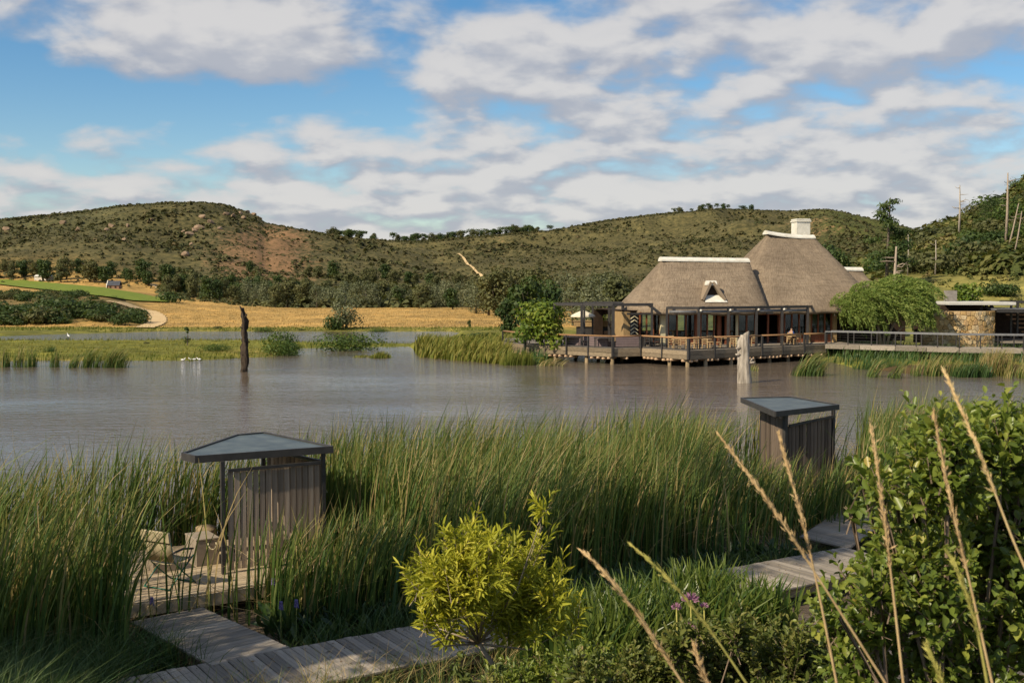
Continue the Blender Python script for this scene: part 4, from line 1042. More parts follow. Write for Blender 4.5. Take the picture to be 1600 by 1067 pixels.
# ------------------------------------------------------------------ tree prototypes
def crown_proto(name, mat, seed, blobs, n, size, **k):
    return crown_mesh(name, M[mat], np.random.default_rng(seed), blobs, n, size, **k)
def rl(seed, h0, h1, r, n=9, flat=1.0): return lobes(np.random.default_rng(seed), h0, h1, r, n, flat)
TR = {}      # unit trees about 6 m tall: (trunk mesh, crown mesh)
for i in range(3):
    TR['dark', i] = (trunk_mb(4.6, .20, np.random.default_rng(i), 5, 1.4).mesh('trunk', M['bark']), crown_proto('crown', 'dark_leaf', 20 + i, rl(20 + i, 1.3, 5.4, 2.5, 11), 1500, .50, shell=.6))
    TR['olive', i] = (trunk_mb(4.8, .18, np.random.default_rng(i + 9), 5, 1.3).mesh('trunk', M['bark']), crown_proto('crown', 'olive_leaf', 30 + i, rl(30 + i, 1.2, 5.6, 2.3, 12), 1400, .46, shell=.5))
    TR['grey', i] = (trunk_mb(4.6, .16, np.random.default_rng(i + 19), 5, 1.3).mesh('trunk', M['bark']), crown_proto('crown', 'grey_leaf', 40 + i, rl(40 + i, 0.8, 5.2, 2.6, 12, 1.1), 1500, .42, shell=.55, aspect=.35))
    # umbrella crowned gum on the skyline: bare stem, open flat-topped crown
    bl = [(math.cos(a) * 1.6, math.sin(a) * 1.6, 4.2 + .9 * ((i + j) % 2), 1.05, 1.05, .85) for j, a in enumerate(np.linspace(0, 5, 4 + i))] + [(0, 0, 5.3, 1.2, 1.2, .8), (.4, .2, 3.4, .8, .8, .6)]
    TR['gum', i] = (trunk_mb(5.0, .20, np.random.default_rng(i + 29), 6, 1.8, .55).mesh('trunk', M['bark']), crown_proto('crown', 'dark_leaf', 50 + i, bl, 420, .55))
for i in range(3):
    TR['bush', i] = (None, crown_proto('foliage', 'dark_leaf', 60 + i, [(x * .9, y * .9, .5 + .3 * abs(math.sin(x * 5 + i)), .8, .8, .62) for x, y in ((0, 0), (.8, .2), (-.8, .1), (.2, .7), (-.3, -.7), (.7, -.6))], 700, .26, shell=.6))
    TR['obush', i] = (None, crown_proto('foliage', 'olive_leaf', 70 + i, [(x * .9, y * .9, .45 + .3 * abs(math.sin(x * 4 + i)), .8, .8, .58) for x, y in ((0, 0), (.8, .2), (-.8, .1), (.2, .7), (-.3, -.7), (.7, -.6))], 600, .26, shell=.55))
    TR['gbush', i] = (None, crown_proto('foliage', 'marsh_bush', 80 + i, [(x, y, .5, .75, .75, .6) for x, y in ((0, 0), (.8, .2), (-.8, .1), (.2, .7), (-.3, -.7), (.7, -.6))], 1700, .13, shell=.6))
trng = np.random.default_rng(77)
def tree(kind, var, x, y, h, label, name='tree', cat='tree', group=None, sxy=1.0, z=None):
    z = gz(x, y) if z is None else z
    rt = empty(name, (x, y, z - .1), label, cat, group, float(trng.random() * 6.28))
    tm, cm = TR[kind, var % 3]; base = 6.0 if tm else 1.25; s = h / base
    sc = (s * sxy, s * sxy, s)
    if tm is not None:
        t = link('trunk', tm, rt); t.scale = sc
    c = link('crown' if tm else 'foliage', cm, rt); c.scale = sc
    return rt
def tree_px(kind, var, px, row_b, row_t, label, Y=None, **k):
    """base at photo row row_b (on the ground), height from the rows"""
    if Y is None: p = at_ground(px, row_b); Y = p.y; x = p.x
    else: x = xat(px, Y)
    z = gz(x, Y); top = CAMZ + (444.5 - row_t) * Y / F
    return tree(kind, var, x, Y, max(.3, top - z), label, **k)

# distinct trees of the valley
tree_px('dark', 0, 822, 515, 430, 'big dark green tree left of the deck with its crown to the ground', Y=118, sxy=.78)
tree_px('dark', 1, 858, 510, 438, 'second big dark tree behind the leafy tree at the deck end', Y=128, sxy=.9)
tree_px('dark', 2, 792, 512, 462, 'lower dark tree at the edge of the golden field left of the big one', Y=124, sxy=.75)
tree_px('grey', 0, 925, 500, 440, 'grey green feathery tree behind the pergola', Y=150, sxy=1.2, group='tall trees behind the deck')
tree_px('olive', 0, 965, 500, 432, 'olive tree just left of the thatched roof', Y=145, sxy=1.1)
tree_px('grey', 1, 895, 500, 446, 'grey green tree between the dark trees and the pergola', Y=158, sxy=1.2)
tree_px('bush', 0, 524, 518, 492, 'dense dark bush at the foot of the lone open crowned tree', Y=149, sxy=.8, name='bush', cat='bush')
tree_px('dark', 2, 707, 490, 448, 'round dark tree at the back edge of the golden field', Y=255, sxy=1.0)
tree_px('olive', 2, 655, 487, 452, 'broad olive tree left of the round dark tree behind the field', Y=262, sxy=1.1)
tree_px('dark', 1, 622, 487, 447, 'dark tree standing among grey green willows behind the field', Y=275)
tree_px('dark', 0, 733, 517, 498, 'little dark tree with a thin stem alone on the golden field', Y=152, sxy=.62)
for (p, b, t, lab, kd, v, s_, Y) in ((547, 545, 526, 'rounded leafy bush standing in the water off the thin spit', 'gbush', 0, 1.35, 105), (590, 520, 511, 'low green bush on the pond shore right of the lone tree', 'gbush', 1, 2.0, 146), (412, 519, 508, 'low bush on the far pond shore behind the dead trunk', 'gbush', 2, 1.6, 146),
        (335, 552, 533, 'yellow green clump of broad leaved bush on the spit', 'gbush', 1, 1.5, 98), (440, 556, 527, 'leafy bush at the rounded tip of the spit', 'gbush', 0, .95, 97), (440, 532, 511, 'upright bush rising above the tip of the spit', 'gbush', 2, .7, 100), (470, 520, 514, 'small dark shrub on the pond shore', 'obush', 0, 1.5, 148), (745, 535, 519, 'dark leafy bush behind the yellow marsh plants', 'bush', 1, 2.2, 112), (735, 536, 521, 'second dark leafy bush behind the yellow marsh plants', 'bush', 2, 1.7, 114), (228, 551, 545, 'tiny round shrub on the spit left of the sapling', 'obush', 1, .9, 110), (340, 516, 508, 'shrub on the far shore left of the dead trunk', 'obush', 2, 1.6, 150)):
    tree_px(kd, v, p, b, t, lab, Y=Y, sxy=s_, name='bush', cat='bush', **({'z': 0.0} if p in (547,) else {}))
# leafy tree beside the deck
LATE = 1
def leafy(name, label, px, Y, row_b, row_t, half_px, mat, n, leaf, seed, aspect=.6, cat='tree', near=False):
    x = xat(px, Y); z0 = gz(x, Y) if row_b is None else CAMZ + (444.5 - row_b) * Y / F; zt = CAMZ + (444.5 - row_t) * Y / F; h = zt - z0; r = half_px * Y / F
    rt = empty(name, (x, Y, z0), label, cat)
    rg = np.random.default_rng(seed); bl = []
    for i in range(13):
        a = rg.random() * 6.28; t = rg.random(); zz = h * (.22 + .62 * t); q = r * .62 * math.sqrt(rg.random()) * (1.15 - .5 * t); s = r * (.30 + .18 * rg.random())
        bl.append((math.cos(a) * q, math.sin(a) * q, zz, s, s, s * .85))
    link('crown', crown_mesh('crown', M[mat], rg, bl, n, leaf, aspect=aspect, near=near), rt)
    link('trunk', trunk_mb(h * .75, .09 * h / 3, rg, 6, r * .6, .2).mesh('trunk', M['bark']), rt)
    return rt
leafy('tree', 'bright broad leaved tree overhanging the left end of the deck', 848, 90.6, 550, 474, 54, 'bright_leaf', 2600, .34, 5, .62)
leafy('tree', 'open crowned grey green tree alone on the far pond shore', 541, 150, 517, 447, 33, 'grey_leaf', 1300, .42, 14, .4)
leafy('tree', 'slim young sapling on the grassy spit', 292, 107, 546, 506, 7, 'dark_leaf', 160, .22, 15, .5)
leafy('tree', 'bright green bushy tree behind the flat roof slab', 1508, 106, 500, 442, 32, 'bright_leaf', 1600, .36, 6, .6)

# ------------------------------------------------------------------ willow in front of the building
def willow():
    Y = 93.0; x = xat(1380, Y); z0 = 1.1; rt = empty('willow_tree', (x, Y, z0), 'windswept willow with hanging strands between restaurant and stone wall', 'tree')
    rg = np.random.default_rng(3)
    mb = MB()
    for (dx, dy, s) in ((-.3, 0, 1), (.2, .1, .9), (.6, -.1, .8), (1.4, .2, .7)):
        mb.tube([(dx * .4, dy, -.4), (dx, dy, 1.2), (dx * 2.2, dy * 2, 2.6), (dx * 3.4, dy * 3, 4.2)], [.13 * s, .11 * s, .08 * s, .03], 7)
    lb(mb, 'trunk', M['pale_bark'], rt)
    P = []; D = []; N = []; L = []; T = []
    lob = [(-3.1, 0, 2.9, 1.2, 1.3, 1.1), (-1.7, -.6, 3.7, 1.3, 1.3, 1.2), (-.3, .2, 4.0, 1.0, 1.2, .9), (1.0, 0, 4.3, 1.3, 1.4, 1.0), (2.1, -.3, 4.0, 1.2, 1.3, 1.1), (-2.2, -.9, 2.3, 1.4, 1.0, 1.0), (.9, -1.0, 2.8, 1.7, 1.0, 1.1), (2.0, -.8, 2.8, 1.0, 1.0, .9)]
    for k in range(1650):
        c = lob[rg.integers(len(lob))]; d = rg.normal(size=3); d /= np.linalg.norm(d); d[2] = abs(d[2]) * .9 - .15
        p = np.array([c[0] + d[0] * c[3], c[1] + d[1] * c[4], c[2] + d[2] * c[5]]); tint = rg.random()
        up_ = rg.random() < .35; out = np.array([d[0] * .6 + .55, d[1] * .6, .9 if up_ else .25]); ln = int(rg.integers(6, 17)); st = .125; dr_ = -.13 if up_ else -.26
        v = out / np.linalg.norm(out)
        for j in range(ln):
            v = v + np.array([.05, 0, dr_]); v /= np.linalg.norm(v); p = p + v * st
            if p[2] < .35: break
            for q in range(2):
                dd = v + rg.normal(size=3) * .45; dd /= np.linalg.norm(dd)
                P.append(p.copy()); D.append(dd); N.append(rg.normal(size=3)); L.append(.20 + .12 * rg.random()); T.append(.25 + .5 * tint + .25 * rg.random())
    P, D, N, L = map(np.array, (P, D, N, L))
    V, Fq, m = leaf_mesh_arrays(P, D, unit(N), L, L * .26)
    link('crown', fastmesh('crown', V, Fq, M['willow_leaf'], np.array(T)), rt)
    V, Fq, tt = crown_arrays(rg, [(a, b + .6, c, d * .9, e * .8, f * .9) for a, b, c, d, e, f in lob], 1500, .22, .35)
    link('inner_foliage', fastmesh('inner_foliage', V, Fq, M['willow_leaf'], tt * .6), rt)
willow()

# ------------------------------------------------------------------ belts of trees
ADJ = {'grey': 'pale grey green', 'olive': 'dull olive', 'dark': 'dark green'}
def belt(n, px0, px1, Y0, Y1, kinds, h0, h1, label, group, seed, sxy=(.9, 1.3), zones=()):
    rg = np.random.default_rng(seed)
    for i in range(n):
        px = px0 + (px1 - px0) * (i + .5 + rg.uniform(-.45, .45)) / n; Y = rg.uniform(Y0, Y1); x = xat(px, Y)
        k = kinds[rg.integers(len(kinds))]
        h = rg.uniform(h0, h1); zn = next((w for lim, w in zones if px < lim), 'to the right')
        tree(k, int(rg.integers(3)), x, Y, h, f"{'tall' if h > (h0 + h1) / 2 else 'low'} {ADJ[k]} {label}, {zn}", group=group, sxy=rg.uniform(*sxy))
belt(26, 380, 760, 268, 300, ['grey', 'olive', 'grey'], 5, 7.0, 'tree behind the golden field', 'willowy trees behind the golden field', 1, zones=((470, 'below the red slope'), (560, 'behind the lone open tree'), (640, 'right of the lone open tree'), (700, 'left of the round dark tree'), (900, 'right of the round dark tree')))
belt(18, 740, 985, 190, 290, ['grey', 'olive'], 6.5, 9.5, 'tree behind the deck', 'tall trees behind the deck', 2, zones=((800, 'by the field edge'), (880, 'above the leafy deck tree'), (940, 'above the pergola'), (1000, 'beside the thatched roof')))
belt(30, 262, 560, 285, 345, ['olive', 'dark', 'olive'], 4, 6.5, 'tree in the hill thicket', 'thicket trees below the left hill', 3, zones=((320, 'beside the far sandy track'), (400, 'behind the dead water trunk'), (480, 'below the red slope'), (600, 'behind the lone open tree')))
belt(24, -60, 290, 338, 362, ['olive', 'dark'], 3.5, 7, 'tree above the crop field', 'trees above the crop field', 4, zones=((55, 'left of the white shed'), (100, 'behind the white shed'), (165, 'between shed and farmhouse'), (200, 'behind the farmhouse'), (320, 'right of the farmhouse')))
belt(30, 380, 800, 318, 400, ['olive', 'dark', 'olive'], 3.5, 6.5, 'tree climbing the gully', 'thicket trees in the gully', 5, zones=((480, 'on the red slope'), (560, 'below the left skyline gums'), (640, 'in the middle of the valley'), (730, 'below the row of skyline gums'), (900, 'left of the wooded deck end')))
belt(12, 1010, 1330, 180, 260, ['olive', 'dark'], 6, 9, 'tree at the hill foot', 'trees behind the restaurant roof', 16, zones=((1100, 'behind the lower roof'), (1250, 'behind the tall roof'), (1400, 'right of the tall roof')))
rg = np.random.default_rng(15)
for (a, b, n, dY, hh) in ((512, 562, 11, 905, (7, 10)), (576, 590, 3, 905, (5, 7)), (612, 730, 24, 930, (5, 9)), (735, 842, 22, 930, (5, 9)), (1048, 1140, 13, 925, (4, 7)), (860, 862, 1, 925, (6, 6)), (1150, 1180, 4, 925, (4, 6)), (800, 835, 6, 925, (6, 9))):
    for i in range(n):
        px = a + (b - a) * (i + .5) / n + rg.uniform(-2, 2); x = xat(px, dY)
        gy = dY + rg.uniform(-14, 30)
        tree(('gum', 'olive', 'gum', 'dark')[i % 4], int(rg.integers(3)), x, gy, rg.uniform(*hh) * rg.uniform(.8, 1.25), z=gz(x, gy) - 1.4, label='open crowned gum on the skyline ' + next(w for lim, w in ((565, 'in the clump right of the left hill'), (600, 'in the small gap clump'), (735, 'in the long row over the valley'), (850, 'at the right end of the long row'), (1145, 'on the hill above the lower roof'), (1300, 'on the hill left of the chimney')) if px < lim), group='gum trees along the skyline', sxy=rg.uniform(.9, 1.5))
# bushes on the knoll above the far pond
rg = np.random.default_rng(25); lab = 'bush on the knoll beside the sandy track'
for i in range(84):
    px = rg.uniform(-60, 222); Y = rg.uniform(156, 172) if i < 50 else rg.uniform(178, 225)
    if i >= 50: px = rg.uniform(-40, 165)
    if px > 150 and Y > 182: continue
    if 196 < px and Y < 160: continue
    zn = next(w for lim, w in ((20, 'at its left edge'), (70, 'below the white shed'), (120, 'in its middle left'), (165, 'in its middle right'), (200, 'below the farmhouse'), (300, 'beside the track bend')) if px < lim)
    hb = rg.uniform(1.0, 2.3) * (.8 if px > 160 else 1) * (.62 if Y > 176 else 1); fr = 'front' if Y < 164 else ('middle' if Y < 176 else 'back')
    tree(['bush', 'bush', 'obush'][i % 3], i, xat(px, Y), Y, hb, f"{'large' if hb > 1.5 else 'small'} {'dull olive' if i % 3 == 2 else 'dark green'} bush in the {fr} rank on the knoll, {zn}", name='bush', cat='bush', group='bushes on the knoll', sxy=rg.uniform(.9, 1.5))
tree_px('bush', 1, 266, 474, 456, 'large round dark bush at the end of the crop field', Y=250, sxy=1.2, name='bush', cat='bush')
tree_px('obush', 1, 186, 453, 445, 'bush beside the slate roofed farmhouse', Y=318, sxy=.9, name='bush', cat='bush')

# right hillside: named trees
def conifer(label, px, Y, row_b, row_t, wpx, seed, bend=0.0):
    x = xat(px, Y); zt = CAMZ + (444.5 - row_t) * Y / F; z0 = gz(x, Y); h = zt - z0; rt = empty('pine_tree', (x, Y, z0), label, 'tree')
    rg = np.random.default_rng(seed); mb = MB(); mb.tube([(0, 0, -.3), (bend * .4, 0, h * .5), (bend, 0, h)], [h * .022, h * .015, h * .004], 7)
    bl = []; r = wpx * Y / F
    for i in range(17):
        t = .30 + .70 * i / 17; a = rg.random() * 6.28; q = r * (1.15 - t) * (.5 + .8 * rg.random()); bz = h * t
        c = (math.cos(a) * q + bend * t, math.sin(a) * q, bz); s = r * (.58 - .30 * t)
        bl.append((c[0], c[1], c[2], s * 1.3, s * 1.3, s * .5)); mb.tube([(bend * t, 0, bz - .2), c], [.05, .02], 4)
    lb(mb, 'trunk', M['bark'], rt)
    link('crown', crown_mesh('crown', M['dark_leaf'], rg, bl, 2400, .36 * h / 9, aspect=.4, droop=.25, shell=.2), rt)
conifer('tall ragged pine standing against the sky right of the thatched roof', 1384, 165, 440, 309, 33, 4, .4)
conifer('dark pine half way up the right hillside', 1546, 215, 366, 308, 22, 5)
conifer('second dark pine close beside the one half way up the right hillside', 1535, 222, 360, 318, 16, 6)
def dead_tree(label, px, Y, row_b, row_t, mat, r, limbs, seed, lean=0.0):
    x = xat(px, Y); z0 = CAMZ + (444.5 - row_b) * Y / F; z0 = min(z0, gz(x, Y)); zt = CAMZ + (444.5 - row_t) * Y / F; h = zt - z0
    rt = empty('dead_tree', (x, Y, z0), label, 'dead tree'); rg = random.Random(seed); mb = MB()
    mb.tube([(0, 0, -.3), (lean * .5 * h + .1, 0, h * .5), (lean * h, 0, h)], [r, r * .75, r * .35], 7)
    tr = lb(mb, 'trunk', M[mat], rt)
    for i in range(limbs):
        t = rg.uniform(.45, .97); s = rg.choice((-1, 1)); l_ = h * rg.uniform(.07, .20); b = MB()
        b.tube([(lean * h * t, 0, h * t), (lean * h * t + s * l_ * .6, rg.uniform(-.3, .3), h * t + l_ * rg.uniform(-.1, .25)), (lean * h * t + s * l_, rg.uniform(-.6, .6), h * t + l_ * rg.uniform(0, .5))], [r * .35, r * .22, r * .08], 5); lb(b, 'limb', M[mat], rt)
dead_tree('bare dead tree with level side limbs against the sky', 1496, 225, 372, 290, 'dead_grey', .26, 9, 2)
dead_tree('tallest bare pale trunk near the right edge of the hillside', 1569, 190, 365, 271, 'pale_bark', .27, 3, 3, .01)
dead_tree('leaning pale dead trunk right of the tallest bare trunk', 1570, 188, 400, 318, 'pale_bark', .18, 4, 5, .22)
dead_tree('thin dead trunk leaning at the right edge of the hillside', 1581, 178, 400, 330, 'pale_bark', .15, 3, 6, .16)
dead_tree('orange barked broken dead trunk rising behind the willow', 1391, 112, 450, 385, 'pale_bark', .24, 6, 9, .06)
dead_tree('thin grey dead trunk in the hillside scrub above the willow', 1460, 175, 420, 375, 'dead_grey', .13, 3, 10)
dead_tree('short grey dead trunk left of the others in the hillside scrub', 1417, 180, 392, 366, 'dead_grey', .13, 2, 11)
rg = np.random.default_rng(35)
for i in range(46):
    px = rg.uniform(1372, 1640); Y = rg.uniform(172, 300)
    if px < 1400: Y = max(Y, 190)
    kd = ['obush', 'bush', 'gbush', 'obush'][i % 4]
    hb = rg.uniform(2.0, 4.2); zn = next(w for lim, w in ((1420, 'beside the ragged pine'), (1480, 'above the willow'), (1530, 'near the limbed bare tree'), (1580, 'around the tallest trunk'), (1700, 'at the right edge')) if px < lim)
    tree(kd, i, xat(px, Y), Y, hb, f"{'tall' if hb > 3 else 'low'} {dict(obush='dull olive', bush='dark green', gbush='fresh green')[kd]} bush {'low' if Y < 225 else 'high'} on the right hillside, {zn}", name='bush', cat='bush', group='bushes on the right hillside', sxy=rg.uniform(.8, 1.3))
for (p, b, t, l_) in ((1534, 396, 362, 'largest dark round bush on the right hillside'), (1550, 462, 442, 'dark bush on the yellow grass slope above the slab roof'), (1570, 463, 444, 'dark bush at the right of the yellow grass slope')):
    tree_px('bush', int(p), p, b, t, l_, sxy=1.15, name='bush', cat='bush')

# ------------------------------------------------------------------ scrub on the hills
def scrub(name, label, mat, seed, n, pxr, Yr, dens, sizes, k, qs):
    rg = np.random.default_rng(seed)
    px = rg.uniform(*pxr, n); Y = Yr[0] + (Yr[1] - Yr[0]) * rg.random(n) ** .85; x = (px - 800) / F * Y
    keep = rg.random(n) < dens(px, Y, x); x = x[keep]; Y = Y[keep]; n = len(x); z = terrain(x, Y)
    s = (sizes[0] + (sizes[1] - sizes[0]) * rg.random(n) ** 2.2) * np.clip(1 + 2.2 * fbm(x * .03, Y * .03, seed + 70, 3), .5, 1.7)
    d = rand_dirs(n * k, rg); d[:, 2] = np.abs(d[:, 2])
    c = np.repeat(np.stack([x, Y, z], 1), k, 0); S_ = np.repeat(s, k)[:, None]
    P = c + d * S_ * np.array([.62, .62, .72]) * (.55 + .45 * rg.random((n * k, 1)))
    N = unit(d + rand_dirs(n * k, rg) * .6 + np.array([0, 0, .5])); D = unit(np.cross(N, rand_dirs(n * k, rg)))
    L = (S_[:, 0] * qs) * (.7 + .6 * rg.random(n * k))
    V, Fq, m = leaf_mesh_arrays(P - D * L[:, None] * .5, D, N, L, L * .75)
    T = np.clip(.62 * np.repeat(rg.random(n), k) + .38 * rg.random(n * k), 0, 1)
    setp(link(name, fastmesh(name, V, Fq, M[mat], T)), label, None, None, 'stuff')
def dens_far(px, Y, x):
    a = .62 + 1.5 * fbm(x * .012, Y * .012, 61, 4) + .9 * fbm(x * .05, Y * .05, 62, 3)
    return np.clip(a, .06, 1) * (1 - .2 * (np.abs(px - 400) < 120) * (Y > 420))
scrub('hill_scrub', 'low olive scrub scattered over the far hills', 'scrub_leaf', 1, 56000, (-60, 1480), (335, 900), dens_far, (.45, 1.65), 8, .95)
scrub('valley_scrub', 'dark scrub along the foot of the far hills', 'olive_leaf', 2, 2600, (250, 1000), (268, 380), lambda p, y, x: np.clip(.5 + 1.5 * fbm(x * .03, y * .03, 5, 3), 0, 1), (1.2, 3.2), 30, .42)
scrub('hillside_scrub', 'dense green and brown scrub covering the right hillside', 'hill_leaf', 3, 4200, (1240, 1760), (150, 338), lambda p, y, x: np.clip(.80 + 1.2 * fbm(x * .04, y * .04, 8, 3), 0, 1) * (444.5 - (terrain(x, y) - CAMZ) * F / y < np.where(p > 1390, 428 + 14 * fbm(x * .1, x * 0, 4, 2), 470)), (1.0, 3.6), 60, .33)
scrub('slope_tussocks', 'tussocks on the yellow grass slope behind the stone wall', 'hill_leaf', 4, 700, (1400, 1700), (120, 205), lambda p, y, x: np.clip(.3 + 2 * fbm(x * .08, y * .08, 18, 3), 0, 1), (.3, 1.0), 26, .4)
scrub('valley_scrub', 'low scrub hiding the trunks of the skyline gums', 'scrub_leaf', 6, 1500, (505, 850), (895, 960), lambda p, y, x: np.ones(len(p)), (1.0, 2.6), 14, .6)

# boulders on the left hill
rg = random.Random(12)
def rock_mesh(seed):
    b = bmesh.new(); bmesh.ops.create_icosphere(b, subdivisions=2, radius=1); rr = random.Random(seed)
    ph = [Vector((rr.uniform(-1, 1), rr.uniform(-1, 1), rr.uniform(-1, 1))).normalized() for _ in range(9)]; dd = [rr.uniform(.42, .8) for _ in ph]
    for v in b.verts:
        for p, d in zip(ph, dd):
            e = v.co.dot(p)
            if e > d: v.co -= p * (e - d)
    me = bpy.data.meshes.new('boulder'); b.to_mesh(me); b.free(); me.materials.append(M['rock']); return me
RM = [rock_mesh(i) for i in range(4)]
for i, (p, r_, s) in enumerate(((101, 351, 3.0), (125, 363, 3.8), (176, 357, 3.4), (170, 361, 2.6), (202, 357, 2.6), (297, 369, 3.6), (305, 364, 4.0), (313, 359, 4.2), (331, 352, 3.2), (318, 343, 3.4), (345, 360, 2.4), (290, 401, 3.2), (12, 361, 3.0), (240, 345, 2.2), (195, 376, 2.4), (288, 366, 2.4), (300, 385, 2.2), (356, 337, 3.2), (366, 340, 3.6), (376, 336, 3.2), (388, 333, 3.6), (398, 337, 4.0), (408, 341, 3.4), (383, 343, 2.8))):
    p_ = at_ground(p, r_); o = link('boulder', RM[i % 4], None, (p_.x, p_.y, gz(p_.x, p_.y) + s * .15), (0, 0, i * 1.3)); s *= .52; o.scale = (s * 1.25, s, s * .8)
    top = p >= 356
    setp(o, 'reddish boulder of the rocky knob at the top right of the left hill' if top else 'pale orange boulder lying on the slope of the left hill', 'boulder', 'boulders of the rocky knob' if top else 'boulders on the left hill')

# farm buildings
def shed():
    p = at_ground(74, 437.5); x, y, z = p; r = empty('farm_shed', (x, y, z), 'long low white farm shed at the foot of the hill', 'shed')
    s = y / F; w = 40 * s
    mb = MB(); mb.box((x - 3 * s, y, z + 2.2 * s), (27 * s, 14 * s, 6.4 * s)); mb.build('wall', M['plaster_white'], r)
    mb = MB(); mb.raw([(x - 17 * s, y - 8 * s, z + 5.2 * s), (x + 11 * s, y - 8 * s, z + 5.2 * s), (x + 11 * s, y, z + 8 * s), (x - 17 * s, y, z + 8 * s), (x - 17 * s, y + 8 * s, z + 5.2 * s), (x + 11 * s, y + 8 * s, z + 5.2 * s)], [(0, 1, 2, 3), (3, 2, 5, 4)]); mb.build('roof', M['plaster_white'], r)
    mb = MB(); mb.box((x + 16 * s, y, z + 1.8 * s), (9 * s, 12 * s, 5.4 * s)); mb.build('annex', M['plaster_white'], r)
    mb = MB(); mb.box((x - 3 * s, y - 7.05 * s, z + 1.5 * s), (3 * s, .4 * s, 4 * s)); mb.box((x + 16 * s, y - 6.1 * s, z + 1.0 * s), (4 * s, .4 * s, 3.4 * s)); mb.build('door', M['interior'], r)
shed()
def farmhouse():
    p = at_ground(179, 450.5); x, y, z = p; s = y / F; r = empty('farmhouse', (x, y, z), 'small farmhouse with a dark slate roof below the hill', 'house')
    mb = MB(); mb.box((x, y, z + 2.6 * s), (19 * s, 12 * s, 6 * s)); mb.build('wall', M['brick_wall'], r)
    mb = MB(); mb.raw([(x - 9 * s, y - 7 * s, z + 5 * s), (x + 10.5 * s, y - 7 * s, z + 5 * s), (x + 10.5 * s, y, z + 12 * s), (x - 9 * s, y, z + 12 * s), (x - 9 * s, y + 7 * s, z + 5 * s), (x + 10.5 * s, y + 7 * s, z + 5 * s)], [(0, 1, 2, 3), (3, 2, 5, 4)]); mb.build('roof', M['iron_roof'], r)
    mb = MB(); mb.raw([(x - 10.2 * s, y - 7.2 * s, z), (x - 9 * s, y - 7.2 * s, z), (x - 9 * s, y - 7.2 * s, z + 5 * s), (x - 9 * s, y, z + 13 * s), (x - 10.2 * s, y, z + 13 * s), (x - 10.2 * s, y - 7.2 * s, z + 5 * s), (x - 10.2 * s, y + 7.2 * s, z), (x - 10.2 * s, y + 7.2 * s, z + 5 * s)], [(0, 1, 2, 5), (5, 2, 3, 4), (0, 5, 4, 7, 6)]); mb.build('gable', M['plaster_white'], r)
    for k in (-4, 4):
        mb = MB(); mb.box((x + k * s, y - 6.2 * s, z + 2.4 * s), (2.4 * s, .5 * s, 2.6 * s)); mb.build('window', M['interior'], r)
farmhouse()

# ------------------------------------------------------------------ birds
def bird(px, row, label, Y=None, rz=0.0, group=None, s=1.0, name='duck', tall=False, z=None):
    p = at_z(px, row, 0.0); zz = 0.0 if z is None else z
    r = empty(name, (p.x, p.y, zz), label, 'bird', group, rz); r.scale = (s, s, s)
    if tall:
        body = [(-.24, 0, .42), (-.05, 0, .50), (.14, 0, .60), (.18, 0, .78), (.26, 0, .86)]; rad = [.03, .11, .07, .035, .045]
    else:
        body = [(-.30, 0, .16), (-.12, 0, .12), (.14, 0, .12), (.24, 0, .26), (.33, 0, .36)]; rad = [.03, .13, .12, .055, .065]
    skin_body('body', body, [(i, i + 1) for i in range(4)], rad, M['white_feather'], r, 1)
    h = body[-1]; mb = MB(); mb.tube([(h[0] + .03, 0, h[2]), (h[0] + .17, 0, h[2] - .02)], [.022, .006], 5); lb(mb, 'beak', M['beak'], r)
    if tall:
        for sy in (-.03, .03):
            mb = MB(); mb.tube([(0, sy, 0), (.01, sy, .44)], [.010, .012], 5); lb(mb, 'leg', M['dark_metal'], r)
for (p, rw, rz, l_) in ((286, 563.5, 0, 'white duck swimming by the spit, apart at the left of its flock'), (298, 563, 2.8, 'white duck at the left of the group of three by the spit'), (304, 562.8, .3, 'white duck in the middle of the group of three by the spit'), (311, 562.8, 3, 'white duck at the right of the group of three by the spit')):
    bird(p, rw, l_, rz=rz, group='white ducks by the spit', s=.62)
bird(107, 532.5, 'white egret standing at the near edge of the far pond', rz=2.5, tall=True, s=.85, name='egret', z=.1)

# ------------------------------------------------------------------ blades (reeds, sedges, strap leaves)
def blade_arrays(x, y, z, h, w, lean, curve, rng, segs=4, face=None, tip_tint=.25, tint=None, yaw_spread=1.2):
    n = len(x); yaw = rng.normal(size=n) * yaw_spread if face is None else face
    sd = np.stack([np.cos(yaw), np.sin(yaw), np.zeros(n)], 1)
    ts = np.linspace(0, 1, segs + 1)
    ring = []
    for t in ts:
        off = lean * (h * (.22 * t + curve * t ** 2.9))[:, None]
        zz = h * (t - .10 * t ** 3 * np.minimum(1, np.linalg.norm(lean, axis=1) * 2))
        c = np.stack([x, y, z], 1) + np.concatenate([off, zz[:, None]], 1)
        ww = (w * (1 - t ** 3 * .92) * .5)[:, None]
        ring.append(np.stack([c - sd * ww, c + sd * ww], 1))
    V = np.stack(ring, 1).reshape(-1, 3)              # n, segs+1, 2
    m = (segs + 1) * 2; b = (np.arange(n) * m)[:, None, None]
    q = np.array([[2 * k, 2 * k + 1, 2 * k + 3, 2 * k + 2] for k in range(segs)])[None]
    Fq = (b + q).reshape(-1, 4)
    tt = rng.random(n) if tint is None else tint
    T = np.clip(tt[:, None] + tip_tint * np.linspace(-.35, 1, segs)[None] ** 1, 0, 1).reshape(-1)
    return V, Fq, T
U2 = np.array([.8415, .5402]); N2 = np.array([-.5402, .8415]); O2 = np.array([-3.43, 17.35])
def sv(s, v): return O2 + s * U2 + v * N2
def SV(s, v, z=0.0): p = sv(s, v); return Vector((p[0], p[1], z))
UA = math.atan2(.5402, .8415)

